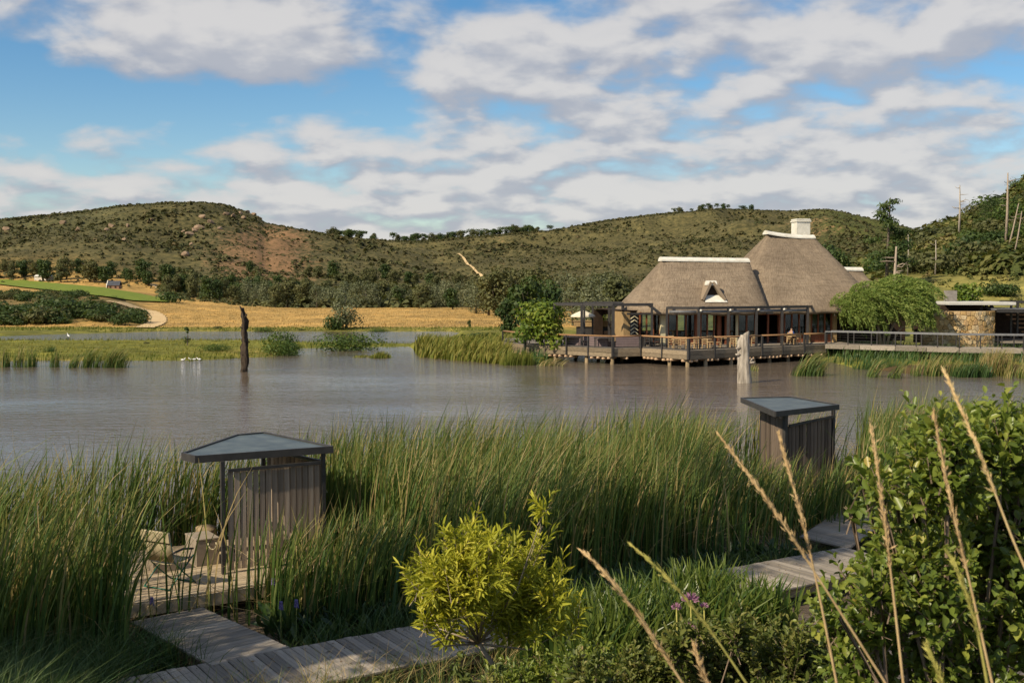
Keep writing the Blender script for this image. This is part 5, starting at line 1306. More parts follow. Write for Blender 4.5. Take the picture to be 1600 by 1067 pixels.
def reed_points(rng, n, s0, s1, v0, v1, ok):
    s = rng.uniform(s0, s1, n); v = rng.uniform(v0, v1, n)
    k = ok(s, v, rng); s = s[k]; v = v[k]
    return s, v
def belt_ok(s, v, rng):
    n = len(s); p = np.ones(n)
    x = O2[0] + s * U2[0] + v * N2[0]; y = O2[1] + s * U2[1] + v * N2[1]
    p *= np.clip(.80 + 1.3 * fbm(x * .55, y * .55, 31, 3), .15, 1)
    edge = 9.2 + 2.0 * fbm(s * .35, s * 0 + 3, 8, 3) - .10 * np.maximum(0, s - 10) + .0 * s
    p *= (v < edge)
    plat = (s > -1.85) & (s < 3.4) & (v < 7.7) & (v > 3.5); p *= ~plat
    p *= np.where((s > -4.2) & (s < 3.2) & (v >= 7.6), 1.0, 1)          # thin screen of reeds behind the platform
    pxx = 800 + F * x / y; p *= np.where((pxx > 188) & (s < .55) & (v < 3.7), np.where(v > 2.7, .12, 0), 1)              # view over the short walkway to the chair
    p *= np.where((s >= .55) & (s < 3.4) & (v < 3.7), np.where(v > 1.7, .85, .10), 1)
    p *= np.where((s >= 3.2) & (v < 1.6), .10, 1); p *= np.where((s > 3.2) & (v < 2.6), .6, 1)
    p *= np.where((s > -5.2) & (s <= -1.85) & (v > 3.4) & (v < 6.4), .22, 1)
    plat2 = (s > 15.0) & (s < 18.8) & (v > 3.6) & (v < 7.6); p *= ~plat2
    p *= np.where((s > 10.8) & (s < 14.2) & (v < 3.8), .25, 1)
    p *= np.where((s < -1.0) & (v < 1.3), .15, 1)
    return rng.random(n) < p
rg = np.random.default_rng(101)
s, v = reed_points(rg, 68000, -15, 25, .6, 11, belt_ok)
n = len(s); x = O2[0] + s * U2[0] + v * N2[0]; y = O2[1] + s * U2[1] + v * N2[1]
px_ = 800 + F * x / y
k = (px_ > -220) & (px_ < 1800); x, y, s, v = x[k], y[k], s[k], v[k]; n = len(x)
hh = (2.62 + 1.0 * fbm(x * .5, y * .5, 55, 3) + rg.normal(size=n) * .26) * np.where((s > .5) & (s < 3.4) & (v < 3.7), .70, 1) * np.where(s > 14, .92, 1.0)
hh = np.where(rg.random(n) < .15, hh * .65, hh)
pr_ = 800 + F * x / y; hh = np.where((pr_ > 1120) & (pr_ < 1345) & (v < 7.4), np.minimum(hh, 6.1 - (722 - 444.5) * y / F + .25 * rg.normal(size=n)), hh); hh = np.maximum(hh, .4)
lean = np.stack([.02 + .12 * rg.random(n), .05 * rg.normal(size=n)], 1) * (.8 + .8 * fbm(x * .3, y * .3, 66, 2) + .4 * rg.random(n))[:, None] + rg.normal(size=(n, 2)) * .055
tint = np.clip(.30 + .20 * rg.normal(size=n) + .50 * (rg.random(n) < .11), 0, 1)
V, Fq, T = blade_arrays(x, y, np.full(n, -.15), hh, .024 + .022 * rg.random(n), lean, 1.0 + 1.7 * rg.random(n), rg, 6, tint=tint, tip_tint=.22)
setp(link('reed_bed', fastmesh('reed_bed', V, Fq, M['reed_leaf'], T)), 'tall green bulrush bed between the boardwalk and the open water', None, None, 'stuff')
# broken, bent dead blades low in the bed
k = rg.choice(n, 3200); xx = x[k] + rg.normal(size=3200) * .1; yy = y[k]
lean2 = rg.normal(size=(3200, 2)) * .7
V, Fq, T = blade_arrays(xx, yy, np.full(3200, -.1), .7 + .9 * rg.random(3200), np.full(3200, .018), lean2, .6 + .8 * rg.random(3200), rg, 4, tint=.75 + .25 * rg.random(3200))
setp(link('dead_reeds', fastmesh('dead_reeds', V, Fq, M['reed_leaf'], T)), 'bent straw coloured dead blades low in the reed bed', None, None, 'stuff')

# ------------------------------------------------------------------ boardwalk, plank by plank
def board(parent, me, p, rz, sx=1.0, name='plank', z=.40, r=None):
    o = link(name, me, parent, Vector((p[0], p[1], z)) - parent.location, (0, 0, rz)); o.scale = (sx, 1, 1)
    return o
def plank_mesh(L, w, mat, t=.04): mb = MB(); mb.box((0, 0, -t / 2), (L, w, t), bev=.006); return mb.mesh('plank', M[mat])
rp = random.Random(21)
bw = empty('boardwalk', (*sv(0, 0), 0), 'long weathered grey boardwalk running from the bottom left to the right shelter', 'boardwalk')
pme = plank_mesh(1.72, .139, 'deck_wood')
ns = int((12.6 + 5.0) / .147)
for i in range(ns):
    s_ = -5.0 + (i + .5) * .147
    board(bw, pme, sv(s_, -.86 + rp.uniform(-.012, .012)), UA + math.pi / 2 + rp.uniform(-.008, .008), rp.uniform(.985, 1.01), z=.40 + rp.uniform(-.005, .005))
for v_ in (-.15, -1.55):
    mb = MB(); mb.beam(SV(-5, v_, .255), SV(12.6, v_, .255), .07, .2); mb.build('joist', M['fascia_wood'], bw)
for k in range(9):
    for v_ in (-.15, -1.55):
        q = SV(-4 + k * 2.0, v_); mb = MB(); mb.tube([q + Vector((0, 0, -1)), q + Vector((0, 0, .15))], .07, 8); mb.build('pile', M['pile_wood'], bw)
# short link to the left platform
wv = Vector((-.665, .747, 0)); wp = Vector((-.747, -.665, 0)); A0 = Vector((-3.43, 17.37, 0)); wa = math.atan2(wp.y, wp.x)
sbw = empty('boardwalk', A0, 'short boardwalk link from the long boardwalk up to the left platform', 'boardwalk')
pm2 = plank_mesh(1.30, .132, 'deck_wood')
for i in range(21):
    q = A0 + wv * (.10 + i * .139) + wp * .65
    board(sbw, pm2, q, wa + rp.uniform(-.008, .008), rp.uniform(.985, 1.01), z=.40 + rp.uniform(-.005, .005))
for o_ in (.1, 1.2):
    mb = MB(); mb.beam(A0 + wp * o_ + wv * .05 + Vector((0, 0, .255)), A0 + wp * o_ + wv * 2.9 + Vector((0, 0, .255)), .07, .2); mb.build('joist', M['fascia_wood'], sbw)
# left platform
PV0 = 3.67
plt = empty('timber_platform', (*sv(-.7, PV0), 0), 'pale timber platform under the left shelter with chair and boxes on it', 'platform')
pm3 = plank_mesh(4.85, .139, 'platform_wood')
for i in range(27): board(plt, pm3, sv(.67 + rp.uniform(-.01, .01), PV0 + .07 + i * .146), UA, 1, z=.45 + rp.uniform(-.003, .003))
mb = MB(); mb.beam(SV(-1.75, PV0 - .026, .31), SV(3.1, PV0 - .026, .31), .05, .22); mb.build('fascia_board', M['platform_wood'], plt)
for s_ in (-1.6, .4, 2.8):
    for v_ in (.3, 3.5):
        q = SV(s_, PV0 + v_); mb = MB(); mb.tube([q + Vector((0, 0, -1)), q + Vector((0, 0, .36))], .07, 8); mb.build('pile', M['pile_wood'], plt)
# right landing
plt2 = empty('timber_platform', (*sv(16.6, 4), 0), 'timber platform hidden in the reeds under the right shelter', 'platform')
pm4 = plank_mesh(3.6, .139, 'platform_wood')
for i in range(27): board(plt2, pm4, sv(16.9, 3.7 + i * .146), UA, 1, z=.45)
lk = empty('boardwalk', (*sv(12.5, 0), 0), 'right link of the boardwalk leading in to the right shelter', 'boardwalk')
for i in range(32): board(lk, pm2, sv(12.6 + i * .139, .6 + i * .07), UA + math.pi / 2, 1.05, z=.396)

# ------------------------------------------------------------------ shelters
def slat_run(parent, a, b, n, z0, z1, mat, gap=.024):
    d = (b - a); L = d.length; d = d.normalized(); w = L / n - gap; nn = Vector((-d.y, d.x, 0)); az = math.atan2(d.y, d.x)
    mb = MB(); mb.box((0, 0, 0), (w, .025, 1.0)); me = mb.mesh('slat', M[mat])
    for i in range(n):
        q = a + d * (L * (i + .5) / n); zz0 = z0 + rp.uniform(-.02, .02)
        zz1 = z1[0] + (z1[1] - z1[0]) * (i + .5) / n
        o = link('slat', me, parent, Vector((q.x, q.y, (zz0 + zz1) / 2)) + nn * rp.uniform(-.007, .007) - parent.location, (0, 0, az + rp.uniform(-.03, .03))); o.scale = (1, 1, zz1 - zz0)
    mb = MB(); mb.beam(a + nn * -.045 + Vector((0, 0, z1[0] + .03)), b + nn * -.045 + Vector((0, 0, z1[1] + .03)), .05, .06); mb.build('screen_rail', M['dark_metal'], parent); mb = MB(); mb.beam(a + nn * .05 + Vector((0, 0, z0 + .35)), b + nn * .05 + Vector((0, 0, z0 + .35)), .05, .07); mb.build('screen_rail', M['dark_metal'], parent)
def shelter(label, poly, posts, screens, ztop, mat):
    c = sum((Vector(p).to_3d() for p in poly), Vector()) / len(poly); root = empty('sun_shelter', (c.x, c.y, 0), label, 'shelter')
    inner = [(c.x + (a - c.x) * .985, c.y + (b - c.y) * .985) for a, b in poly]
    mb = MB(); mb.prism(inner, ztop - .06, ztop - .02); mb.build('roof_panel', M['shelter_roof'], root)
    mb = MB(); n = len(poly)
    for i in range(n):
        a = Vector((*poly[i], ztop - .065)); b = Vector((*poly[(i + 1) % n], ztop - .065)); d = (b - a).normalized() * .018
        mb.beam(a - d, b + d, .05, .145 - .004 * (i % 2))
    mb.build('roof_frame', M['dark_metal'], root)
    mb = MB()
    for t in (.33, .66):
        a = along(Vector((*poly[0], 0)), Vector((*poly[1], 0)), t); b = along(Vector((*poly[-1], 0)), Vector((*poly[-2], 0)), t); mb.beam(a + Vector((0, 0, ztop - .10)), b + Vector((0, 0, ztop - .10)), .05, .07)
    mb.build('rafter', M['dark_metal'], root)
    for (px0, py0, w) in posts:
        mb = MB(); mb.box((px0, py0, (.44 + ztop - .13) / 2), (w, w, ztop - .13 - .44), UA); mb.build('post', M['dark_metal'], root)
    for (a, b, k, z1) in screens: slat_run(root, Vector((*a, 0)), Vector((*b, 0)), k, .52, z1, mat)
    return root
shelter('nearer sun shelter with dark angular flat roof and weathered slat screen, left of the reeds', [(-6.36, 21.85), (-6.0, 21.45), (-3.62, 22.75), (-5.46, 24.95), (-5.96, 24.55)],
        [(-5.54, 21.62, .075), (-3.80, 22.74, .075), (-5.40, 24.55, .075)], [((-5.46, 21.66), (-3.86, 22.68), 15, (2.42, 2.42)), ((-3.86, 22.82), (-5.30, 24.5), 13, (2.40, 2.40))], 2.76, 'slat_wood')
shelter('farther sun shelter with dark flat roof standing in the reeds at right', [(6.60, 32.6), (6.74, 29.0), (8.84, 30.7), (8.10, 32.9)],
        [(7.12, 29.5, .10), (8.66, 30.52, .075), (7.05, 32.0, .07)], [((7.20, 29.56), (8.60, 30.48), 12, (2.30, 2.44)), ((7.08, 29.62), (7.02, 31.9), 10, (2.50, 2.46))], 2.76, 'slat_dark')

# ------------------------------------------------------------------ folding chair, boxes and stump on the platform
ch = empty('folding_chair', (-6.34, 20.85, .45), 'tan canvas folding chair with green metal frame seen from behind', 'chair', None, R(-28)); ch.scale = (1.16, 1.1, 1.08)
for sx_ in (-1, 1):
    x_ = .27 * sx_
    mb = MB(); mb.tube([(x_, -.30, .015), (x_, -.02, .27), (x_, .26, .50)], .013, 8); mb.tube([(x_, .30, .015), (x_, .02, .25), (x_, -.20, .47), (x_, -.30, .99)], .013, 8); lb(mb, 'side_frame', M['green_paint'], ch)
    mb = MB(); mb.tube([(x_ + .02 * sx_, -.24, .63), (x_ + .03 * sx_, .0, .66), (x_ + .03 * sx_, .22, .62)], [.018, .022, .018], 8); mb.tube([(x_ + .02 * sx_, .2, .62), (x_, .12, .38)], .010, 6); lb(mb, 'arm', M['dark_metal'], ch)
mb = MB(); mb.tube([(-.27, -.30, .015), (.27, -.30, .015)], .013, 8); lb(mb, 'crossbar', M['green_paint'], ch); mb = MB(); mb.tube([(-.27, .30, .015), (.27, .30, .015)], .013, 8); lb(mb, 'crossbar', M['green_paint'], ch)
def sheet(pts, w, t, mat, name, sag=.03):
    mb = MB(); V = []; m = 5
    for (y_, z_) in pts:
        for k in range(m + 1):
            f = k / m * 2 - 1; V.append((f * w / 2, y_, z_ - sag * (1 - f * f)))
    n_ = len(V); V += [(a, b - t, c - t * .4) for a, b, c in V]; fs = []
    for i in range(len(pts) - 1):
        for k in range(m):
            a = i * (m + 1) + k; fs += [(a, a + 1, a + m + 2, a + m + 1), (n_ + a, n_ + a + m + 1, n_ + a + m + 2, n_ + a + 1)]
    for k in range(m): fs += [(k, n_ + k, n_ + k + 1, k + 1), (n_ - m - 1 + k, n_ - m + k, 2 * n_ - m + k, 2 * n_ - m - 1 + k)]
    for i in range(len(pts) - 1):
        a = i * (m + 1); b = a + m; fs += [(a, a + m + 1, n_ + a + m + 1, n_ + a), (b, n_ + b, n_ + b + m + 1, b + m + 1)]
    mb.raw(V, fs, True); return lb(mb, name, M[mat], ch)
sheet([(.25, .48), (.05, .45), (-.18, .44)], .54, .012, 'tan_fabric', 'seat', .035)
sheet([(-.20, .46), (-.25, .70), (-.31, .98)], .56, .012, 'tan_fabric', 'backrest', 0)
mb = MB(); mb.box((0, -.315, .90), (.60, .045, .20), bev=.018, rx=.15); lb(mb, 'head_pad', M['tan_fabric'], ch)

def crate(label, c, dims, handle):
    r = empty('storage_box', (c[0], c[1], .45), label, 'box', None, UA)
    mb = MB(); mb.box((0, 0, dims[2] / 2 - .02), (dims[0] - .02, dims[1] - .02, dims[2] - .04), bev=.006); lb(mb, 'body', M['box_paint'], r)
    mb = MB(); mb.box((0, 0, dims[2] - .02), (dims[0], dims[1], .036), bev=.008); lb(mb, 'lid', M['box_paint'], r)
    if handle:
        y_ = -dims[1] / 2 - .012; mb = MB(); mb.tube([(.00, y_ + .01, dims[2] - .10), (.0, y_ - .03, dims[2] - .15), (.035, y_ - .04, dims[2] - .205), (.08, y_ - .045, dims[2] - .22), (.125, y_ - .04, dims[2] - .205), (.16, y_ - .03, dims[2] - .15), (.16, y_ + .01, dims[2] - .10)], .013, 8); lb(mb, 'rope_handle', M['rope'], r)
crate('tall tan wooden box with a pale rope handle on the platform', (-6.22, 22.62), (.48, .74, .54), True)
crate('low tan wooden box on the platform behind the folding chair', (-6.86, 22.05), (.50, .56, .30), False)
sr, mb = snag('wood_stump', 'squat brown wood stump used as a seat behind the tan box', [(-6.38, 23.55, .45), (-6.38, 23.55, .7), (-6.38, 23.55, .95)], [.23, .21, .20], M['pile_wood'], 14, .05, 4, tilt=.1)
sr['category'] = 'stump'; sr.location.z = .45; mb.build('block', M['pile_wood'], sr)

# ------------------------------------------------------------------ marsh plants by the boardwalk
def leaf_patch(name, label, mat, seed, pts, L, Wd, zb, spread=.5, k=6, near=True):
    rg = np.random.default_rng(seed); P = []; D = []; N = []; Ls = []; T = []
    SV_ = []; SF = []
    for (x_, y_) in pts:
        for j in range(k):
            d = rg.normal(size=3) * spread; d[2] = 1.0; d /= np.linalg.norm(d); st = (.30 + .45 * rg.random()) * L * 1.2
            b = np.array([x_, y_, zb]) + rg.normal(size=3) * np.array([.07, .07, 0]); p = b + d * st
            P.append(p); dd = d + rg.normal(size=3) * .28; dd /= np.linalg.norm(dd); D.append(dd); N.append(np.array([rg.normal(), rg.normal() - .4, .15])); Ls.append(L * (.6 + .5 * rg.random())); T.append(rg.random())
            SV_.append((b, p))
    P, D, N, Ls, T = np.array(P), np.array(D), unit(np.array(N)), np.array(Ls), np.array(T)
    V, Fq, m = leaf_mesh_arrays(P, D, N, Ls, Ls * Wd, near=near)
    # stems as thin quads
    B = np.array([a for a, b in SV_]); E = np.array([b for a, b in SV_]); o = np.array([.012, .004, 0])
    V2 = np.stack([B - o, B + o, E + o * .6, E - o * .6], 1).reshape(-1, 3); F2 = np.arange(len(B) * 4).reshape(-1, 4) + len(V)
    setp(link(name, fastmesh(name, np.concatenate([V, V2]), np.concatenate([Fq, F2]), M[mat], np.concatenate([np.repeat(T, m), np.full(len(B), .4)]))), label, None, None, 'stuff')
rg = np.random.default_rng(7)
leaf_patch('pickerel_weed', 'dark lance leaved pickerelweed between the boardwalk and the left shelter', 'weed_dark', 1, [sv(rg.uniform(.4, 6.5), rg.uniform(.35, 2.5)) for _ in range(210)], .34, .34, -.05)
leaf_patch('pickerel_weed', 'dark lance leaved pickerelweed left of the short boardwalk link', 'weed_dark', 2, [sv(rg.uniform(-4.5, -1.75) - .35 * q, .2 + q) for q in rg.uniform(0, 3.0, 200)], .34, .34, -.05)
leaf_patch('pickerel_weed', 'dark lance leaved pickerelweed along the far side of the right boardwalk', 'weed_dark', 3, [sv(rg.uniform(6.5, 11.5), rg.uniform(.3, 1.6)) for _ in range(110)], .32, .34, -.05)
n = 2700; ss_ = rg.uniform(3.9, 9.2, n); vv_ = -rg.uniform(1.9, 3.8, n); xx = O2[0] + ss_ * U2[0] + vv_ * N2[0]; yy = O2[1] + ss_ * U2[1] + vv_ * N2[1]
cl = rg.integers(0, 110, n); cx_ = np.array([sv(rg.uniform(3.0, 7.2), -1.85 - 1.7 * rg.random() ** 1.8) for _ in range(110)]); xx = cx_[cl, 0] + rg.normal(size=n) * .10; yy = cx_[cl, 1] + rg.normal(size=n) * .10
ln = rg.normal(size=(n, 2)) * .24
V, Fq, T = blade_arrays(xx, yy, np.full(n, -.1), (1.0 + .5 * rg.random(n)), .055 + .035 * rg.random(n), ln, .5 + .5 * rg.random(n), rg, 5, tip_tint=.3)
setp(link('strap_leaf_plants', fastmesh('strap_leaf_plants', V, Fq, M['strap_leaf'], T)), 'glossy bright green strap leaved plants in front of the boardwalk', None, None, 'stuff')
def spike_flower(p, h, label, mat, stem_h, group=None):
    r = empty('flower_spike', p, label, 'flower', group); mb = MB(); mb.tube([(0, 0, 0), (.01, 0, stem_h)], [.006, .005], 5); lb(mb, 'stem', M['green_paint'] if False else M['straw_green'], r)
    mb = MB()
    for k in range(26):
        t = k / 26; a = k * 2.4; q = .028 * (1 - .5 * t); c = Vector((.01 + math.cos(a) * q, math.sin(a) * q, stem_h + h * t)); mb.box(c, (.022, .022, .016), a)
    lb(mb, 'blossom', M[mat], r)
for i, (px, row, lab) in enumerate(((438, 945, 'left of two violet flower spikes among the dark pickerelweed'), (462, 942, 'right of two violet flower spikes among the dark pickerelweed'), (426, 908, 'violet flower spike close in front of the slat screen foot'), (236, 938, 'violet flower spike left of the short boardwalk link'), (1075, 897, 'left of two violet flower spikes above the strap leaves'), (1085, 897, 'right of two violet flower spikes above the strap leaves'), (945, 930, 'violet flower spike right of the yellow bush'))):
    p = at_z(px, row, .75); spike_flower((p.x, p.y, -.1), .13, lab, 'purple_flower', .78, 'violet flower spikes')
for i, (px, row, lab, rr) in enumerate(((1079, 934, 'largest mauve flower head above the strap leaves', .13), (1057, 946, 'mauve flower head at the left below the largest one', .08), (1100, 944, 'faded mauve flower head right of the largest one', .07), (1078, 976, 'mauve flower head lowest among the strap leaves', .09))):
    p = at_y(px, row, 15.6); g0 = -.1; r = empty('mauve_flower', (p.x, p.y, g0), lab, 'flower', 'mauve flower heads'); mb = MB(); mb.tube([(0, 0, 0), (.03, 0, (p.z - g0) * .5), (0, 0, p.z - g0 - .03)], .010, 6); lb(mb, 'stem', M['straw_green'], r)
    q = np.random.default_rng(i); d = rand_dirs(90, q); d[:, 2] = np.abs(d[:, 2]) * .8 - .1; P = np.tile([[0, 0, p.z - g0 - .03]], (90, 1)); d = unit(d)
    V, Fq, m = leaf_mesh_arrays(P + d * rr * .25, d, rand_dirs(90, q), np.full(90, rr * .8), np.full(90, rr * .16)); link('blossom', fastmesh('blossom', V, Fq, M['pink_flower']), r)
# sedges on the near left bank and along the boardwalk's near edge
def sedge(name, label, seed, n, ncl, area, h, w, mat, z=None):
    rg = np.random.default_rng(seed); c = np.array([area(rg) for _ in range(ncl)]); k = rg.integers(0, ncl, n)
    x = c[k, 0] + rg.normal(size=n) * .13; y = c[k, 1] + rg.normal(size=n) * .13; zz = np.maximum(terrain(x, y), -.12) if z is None else np.full(n, z)
    ln = rg.normal(size=(n, 2)) * .5 + np.array([.12, 0])
    V, Fq, T = blade_arrays(x, y, zz, h[0] + (h[1] - h[0]) * rg.random(n), w * (.6 + .8 * rg.random(n)), ln, .5 + .7 * rg.random(n), rg, 5, tip_tint=.3)
    setp(link(name, fastmesh(name, V, Fq, M[mat], T)), label, None, None, 'stuff')
sedge('bank_sedge', 'dark fine sedge and grass on the near left bank', 5, 14000, 420, lambda r: (r.uniform(-9.8, -5.5), r.uniform(12.4, 16.6)), (.6, 1.35), .013, 'reed_dark')
sedge('edge_grass', 'thin grass growing up past the near edge of the boardwalk', 6, 2400, 150, lambda r: sv(r.uniform(-4.5, 8), -1.78 - abs(r.normal()) * .35), (.5, 1.15), .011, 'reed_leaf')
sedge('edge_grass', 'grass leaning over the far edge of the boardwalk and its short link', 16, 1500, 90, lambda r: sv(r.uniform(-.2, 12), .06 + abs(r.normal()) * .15) if r.random() < .7 else sv(-1.35 - .2 * (q := r.uniform(0, 2.6)) - abs(r.normal()) * .1, q), (.4, .9), .013, 'reed_dark', z=0.0)
sedge('bank_sedge', 'grass and sedge on the bank between boardwalk and yellow bush', 8, 5200, 160, lambda r: (r.uniform(-2.4, 3.6), r.uniform(11.5, 15.3)), (.4, 1.0), .010, 'reed_dark')

# ------------------------------------------------------------------ near bushes
def px_lobes(lst, Y, dY=.5, seed=0):
    rg = np.random.default_rng(seed); out = []
    for (px, py, r) in lst:
        y = Y + rg.uniform(-dY, dY); p = at_y(px, py, y); q = r * y / F; out.append((p.x, p.y, p.z, q, q, q))
    return out
def sprig_arrays(rng, B, D, ln, k, leaf, aspect, spread=.9, curl=.25):
    n = len(B); j = np.tile(np.arange(k), n); i = np.repeat(np.arange(n), k)
    t = .12 + .88 * (j + rng.random(n * k)) / k
    d = D[i]; P = B[i] + d * (ln[i] * t)[:, None] + np.array([0, 0, 1]) * (curl * ln[i] * t ** 2)[:, None]
    ref = np.where(np.abs(d[:, 2:3]) > .9, np.array([[1., 0, 0]]), np.array([[0, 0, 1.]]))
    a = unit(np.cross(d, ref)); b = np.cross(d, a); ph = j * 2.4 + rng.random(n)[i] * 6.28 + rng.normal(size=n * k) * .3
    side = a * np.cos(ph)[:, None] + b * np.sin(ph)[:, None]; sp = spread * (1.15 - .6 * t)[:, None]
    LD = unit(d * np.cos(sp) + side * np.sin(sp) + rng.normal(size=(n * k, 3)) * .18)
    Nn = unit(d * .7 + np.array([0, 0, .55]) + rng.normal(size=(n * k, 3)) * .25)
    L = leaf * (.45 + .75 * rng.random(n * k)) * (1.05 - .35 * t ** 3)
    V, Fq, m = leaf_mesh_arrays(P, LD, Nn, L, L * aspect * (.8 + .4 * rng.random(n * k)), near=True)
    T = np.clip(.42 * rng.random(n)[i] + .38 * rng.random(n * k) + .22 * t ** 2 - .02, 0, 1)
    return V, Fq, np.repeat(T, m)
def sprigs_on_lobes(rng, loc, n, ln, shell=.45):
    Bq = np.array(loc); w = Bq[:, 3] ** 2; k = rng.choice(len(Bq), n, p=w / w.sum()); d = rand_dirs(n, rng)
    r = shell + (1 - shell) * rng.random(n) ** .6
    P = Bq[k, :3] + d * Bq[k, 3:6] * (r * (1 + .16 * rng.normal(size=n)))[:, None]
    D = unit(d * .75 + np.array([0, 0, .55]) + rng.normal(size=(n, 3)) * .38)
    L = ln * (.55 + .8 * rng.random(n)); return P - D * (L * .6)[:, None], D, L
def shrub(name, label, cat, mat, lst, Y, dY, n, leaf, aspect, seed, trunk_px, shell=.5, stems=10, upb=.5, stem_r=.03, stem_mat='twig', fork=None, sprig=None):
    bl = px_lobes(lst, Y, dY, seed); x0 = xat(trunk_px, Y); z0 = gz(x0, Y) - .05; rt = empty(name, (x0, Y, z0), label, cat); rg = np.random.default_rng(seed)
    loc = [(a - x0, b - Y, c - z0, d, e, f) for a, b, c, d, e, f in bl]
    if sprig:
        B_, D_, L_ = sprigs_on_lobes(rg, loc, n, sprig[0], shell); V, Fq, T = sprig_arrays(rg, B_, D_, L_, sprig[1], leaf, aspect, sprig[2])
        rad = np.full(len(B_), .0035); o_ = np.array([.0025, 0, 0]); E_ = B_ + D_ * L_[:, None] * .9; V2 = np.stack([B_ - o_ * 1.6, B_ + o_ * 1.6, E_ + o_ * .6, E_ - o_ * .6], 1).reshape(-1, 3)
        setp(link('sprigs', fastmesh('sprigs', V2, np.arange(len(V2)).reshape(-1, 4), M[stem_mat]), rt), kind='stuff')
    else: V, Fq, T = crown_arrays(rg, loc, n, leaf, aspect=aspect, shell=shell, upb=upb, near=True)
    link('foliage', fastmesh('foliage', V, Fq, M[mat], T), rt)
    mb = MB(); fk = None
    if fork:
        fk = at_y(trunk_px - 22, fork, Y) - Vector((x0, Y, z0)); mb.tube([(0, 0, -.1), (.05, 0, fk.z * .5), (.02, 0, fk.z * .85), fk], [stem_r * 1.5, stem_r * 1.3, stem_r * 1.1, stem_r], 7)
    for (a, b, c, d, e, f) in loc:
        if fk is not None and rg.random() < .45 and c < fk.z + .9: continue
        if fk is not None:
            tip = Vector((a, b, c)); md = fk.lerp(tip, .5) + Vector((a * .12, rg.normal() * .05, -.10)); mb.tube([fk, md, tip], [stem_r * .55, stem_r * .32, stem_r * .10], 5)
            for _ in range(stems):
                v_ = Vector(rg.normal(size=3)).normalized() * d * rg.uniform(.5, 1.0); mb.tube([md.lerp(tip, rg.uniform(.5, 1)), tip + v_ * .5, tip + v_], [stem_r * .14, stem_r * .1, stem_r * .06], 4)
            continue
        mid = Vector((a * .45 + rg.normal() * .08, b * .45, c * .55)); base = Vector((rg.normal() * .06, rg.normal() * .06, 0)); tip = Vector((a, b, c))
        mb.tube([base, mid, tip], [stem_r, stem_r * .6, stem_r * .25], 6)
        for _ in range(stems):
            v_ = Vector(rg.normal(size=3)).normalized() * d * rg.uniform(.5, 1.0); mb.tube([mid.lerp(tip, rg.uniform(.5, 1)), tip + v_ * .5, tip + v_], [stem_r * .25, stem_r * .18, stem_r * .08], 4)
    lb(mb, 'stems', M[stem_mat], rt); return rt, bl
SH = [(1475, 745, 70), (1570, 715, 62), (1430, 820, 70), (1545, 830, 90), (1375, 768, 24), (1395, 745, 22), (1345, 752, 14), (1450, 915, 80), (1575, 950, 100), (1375, 925, 52), (1480, 1050, 105), (1345, 1055, 55), (1625, 745, 70), (1440, 690, 22), (1452, 655, 10), (1436, 665, 9), (1670, 880, 130), (1310, 980, 40), (1560, 672, 30), (1605, 690, 28), (1485, 705, 36), (1710, 770, 100), (1400, 870, 46), (1360, 985, 45), (1320, 900, 18), (1520, 668, 16), (1590, 650, 14), (1330, 800, 16), (1300, 940, 20)]
shrub('large_shrub', 'large leafy green shrub filling the right foreground', 'shrub', 'shrub_leaf', SH, 6.0, .6, 2050, .072, .56, 3, 1520, .25, 5, stem_r=.022, sprig=(.25, 10, 1.0))
YB = [(700, 985, 22), (740, 978, 24), (800, 982, 26), (840, 990, 20), (665, 975, 18), (880, 985, 16), (770, 960, 28), (690, 912, 40), (745, 905, 45), (800, 905, 42), (850, 915, 32), (715, 872, 32), (770, 872, 36), (822, 880, 30), (655, 925, 22), (668, 890, 18), (862, 945, 24), (905, 955, 14), (880, 900, 16), (700, 965, 24), (830, 945, 28), (692, 850, 12), (738, 848, 14), (765, 850, 16), (848, 850, 12), (846, 822, 9), (850, 800, 7), (694, 832, 7), (736, 822, 7), (672, 972, 14), (895, 970, 14), (725, 940, 30), (790, 945, 30), (640, 905, 10)]
yb, ybl = shrub('yellow_bush', 'bright yellow green narrow leaved bush before the boardwalk', 'bush', 'yellow_leaf', YB, 11.0, .5, 430, .150, .19, 5, 770, .2, 3, .3, .024, 'pale_twig', fork=1005, sprig=(.27, 15, 1.0))
PB = [(1100, 1040, 50), (1030, 1062, 42), (1180, 1030, 44), (1230, 1052, 55), (1060, 1015, 22), (990, 1070, 34), (1150, 995, 18), (1130, 1070, 50), (1205, 1005, 20), (1285, 1040, 45), (940, 1080, 34), (1255, 1010, 20), (1085, 990, 14), (905, 1060, 20)]
shrub('pale_shrub', 'low pale yellow green shrub at the bottom right of the bank', 'shrub', 'pale_shrub', PB, 8.6, .5, 950, .078, .45, 7, 1130, .3, 3, stem_r=.015, sprig=(.26, 14, .9))
DB = [(850, 1075, 40), (900, 1060, 32), (800, 1090, 40), (960, 1050, 26), (930, 1025, 18)]
shrub('dark_shrub', 'dark low shrub in the shade right of the yellow bush stem', 'shrub', 'shrub_leaf', DB, 10.2, .4, 420, .075, .45, 9, 860, .3, 3, stem_r=.015, sprig=(.28, 12, .9))
for i, (px, top, lab) in enumerate(((720, 1012, 'pale dried herb with curled leaves at the bottom left of the yellow bush stem'), (590, 1052, 'small pale dried herb tip at the bottom edge of the boardwalk'), (783, 1030, 'pale dried herb right of the yellow bush stem'), (1150, 1055, 'small pale dried herb tip right of the grass stalks'))):
    Y = 8.4; lst = [(px, top + 12, 9), (px - 8, top + 34, 13), (px + 9, top + 48, 15), (px - 4, top + 70, 16)]
    shrub('dried_herb', lab, 'plant', 'pale_shrub', lst, Y, .05, 150, .055, .35, 20 + i, px, .2, 4, .3, .008, 'straw_green')

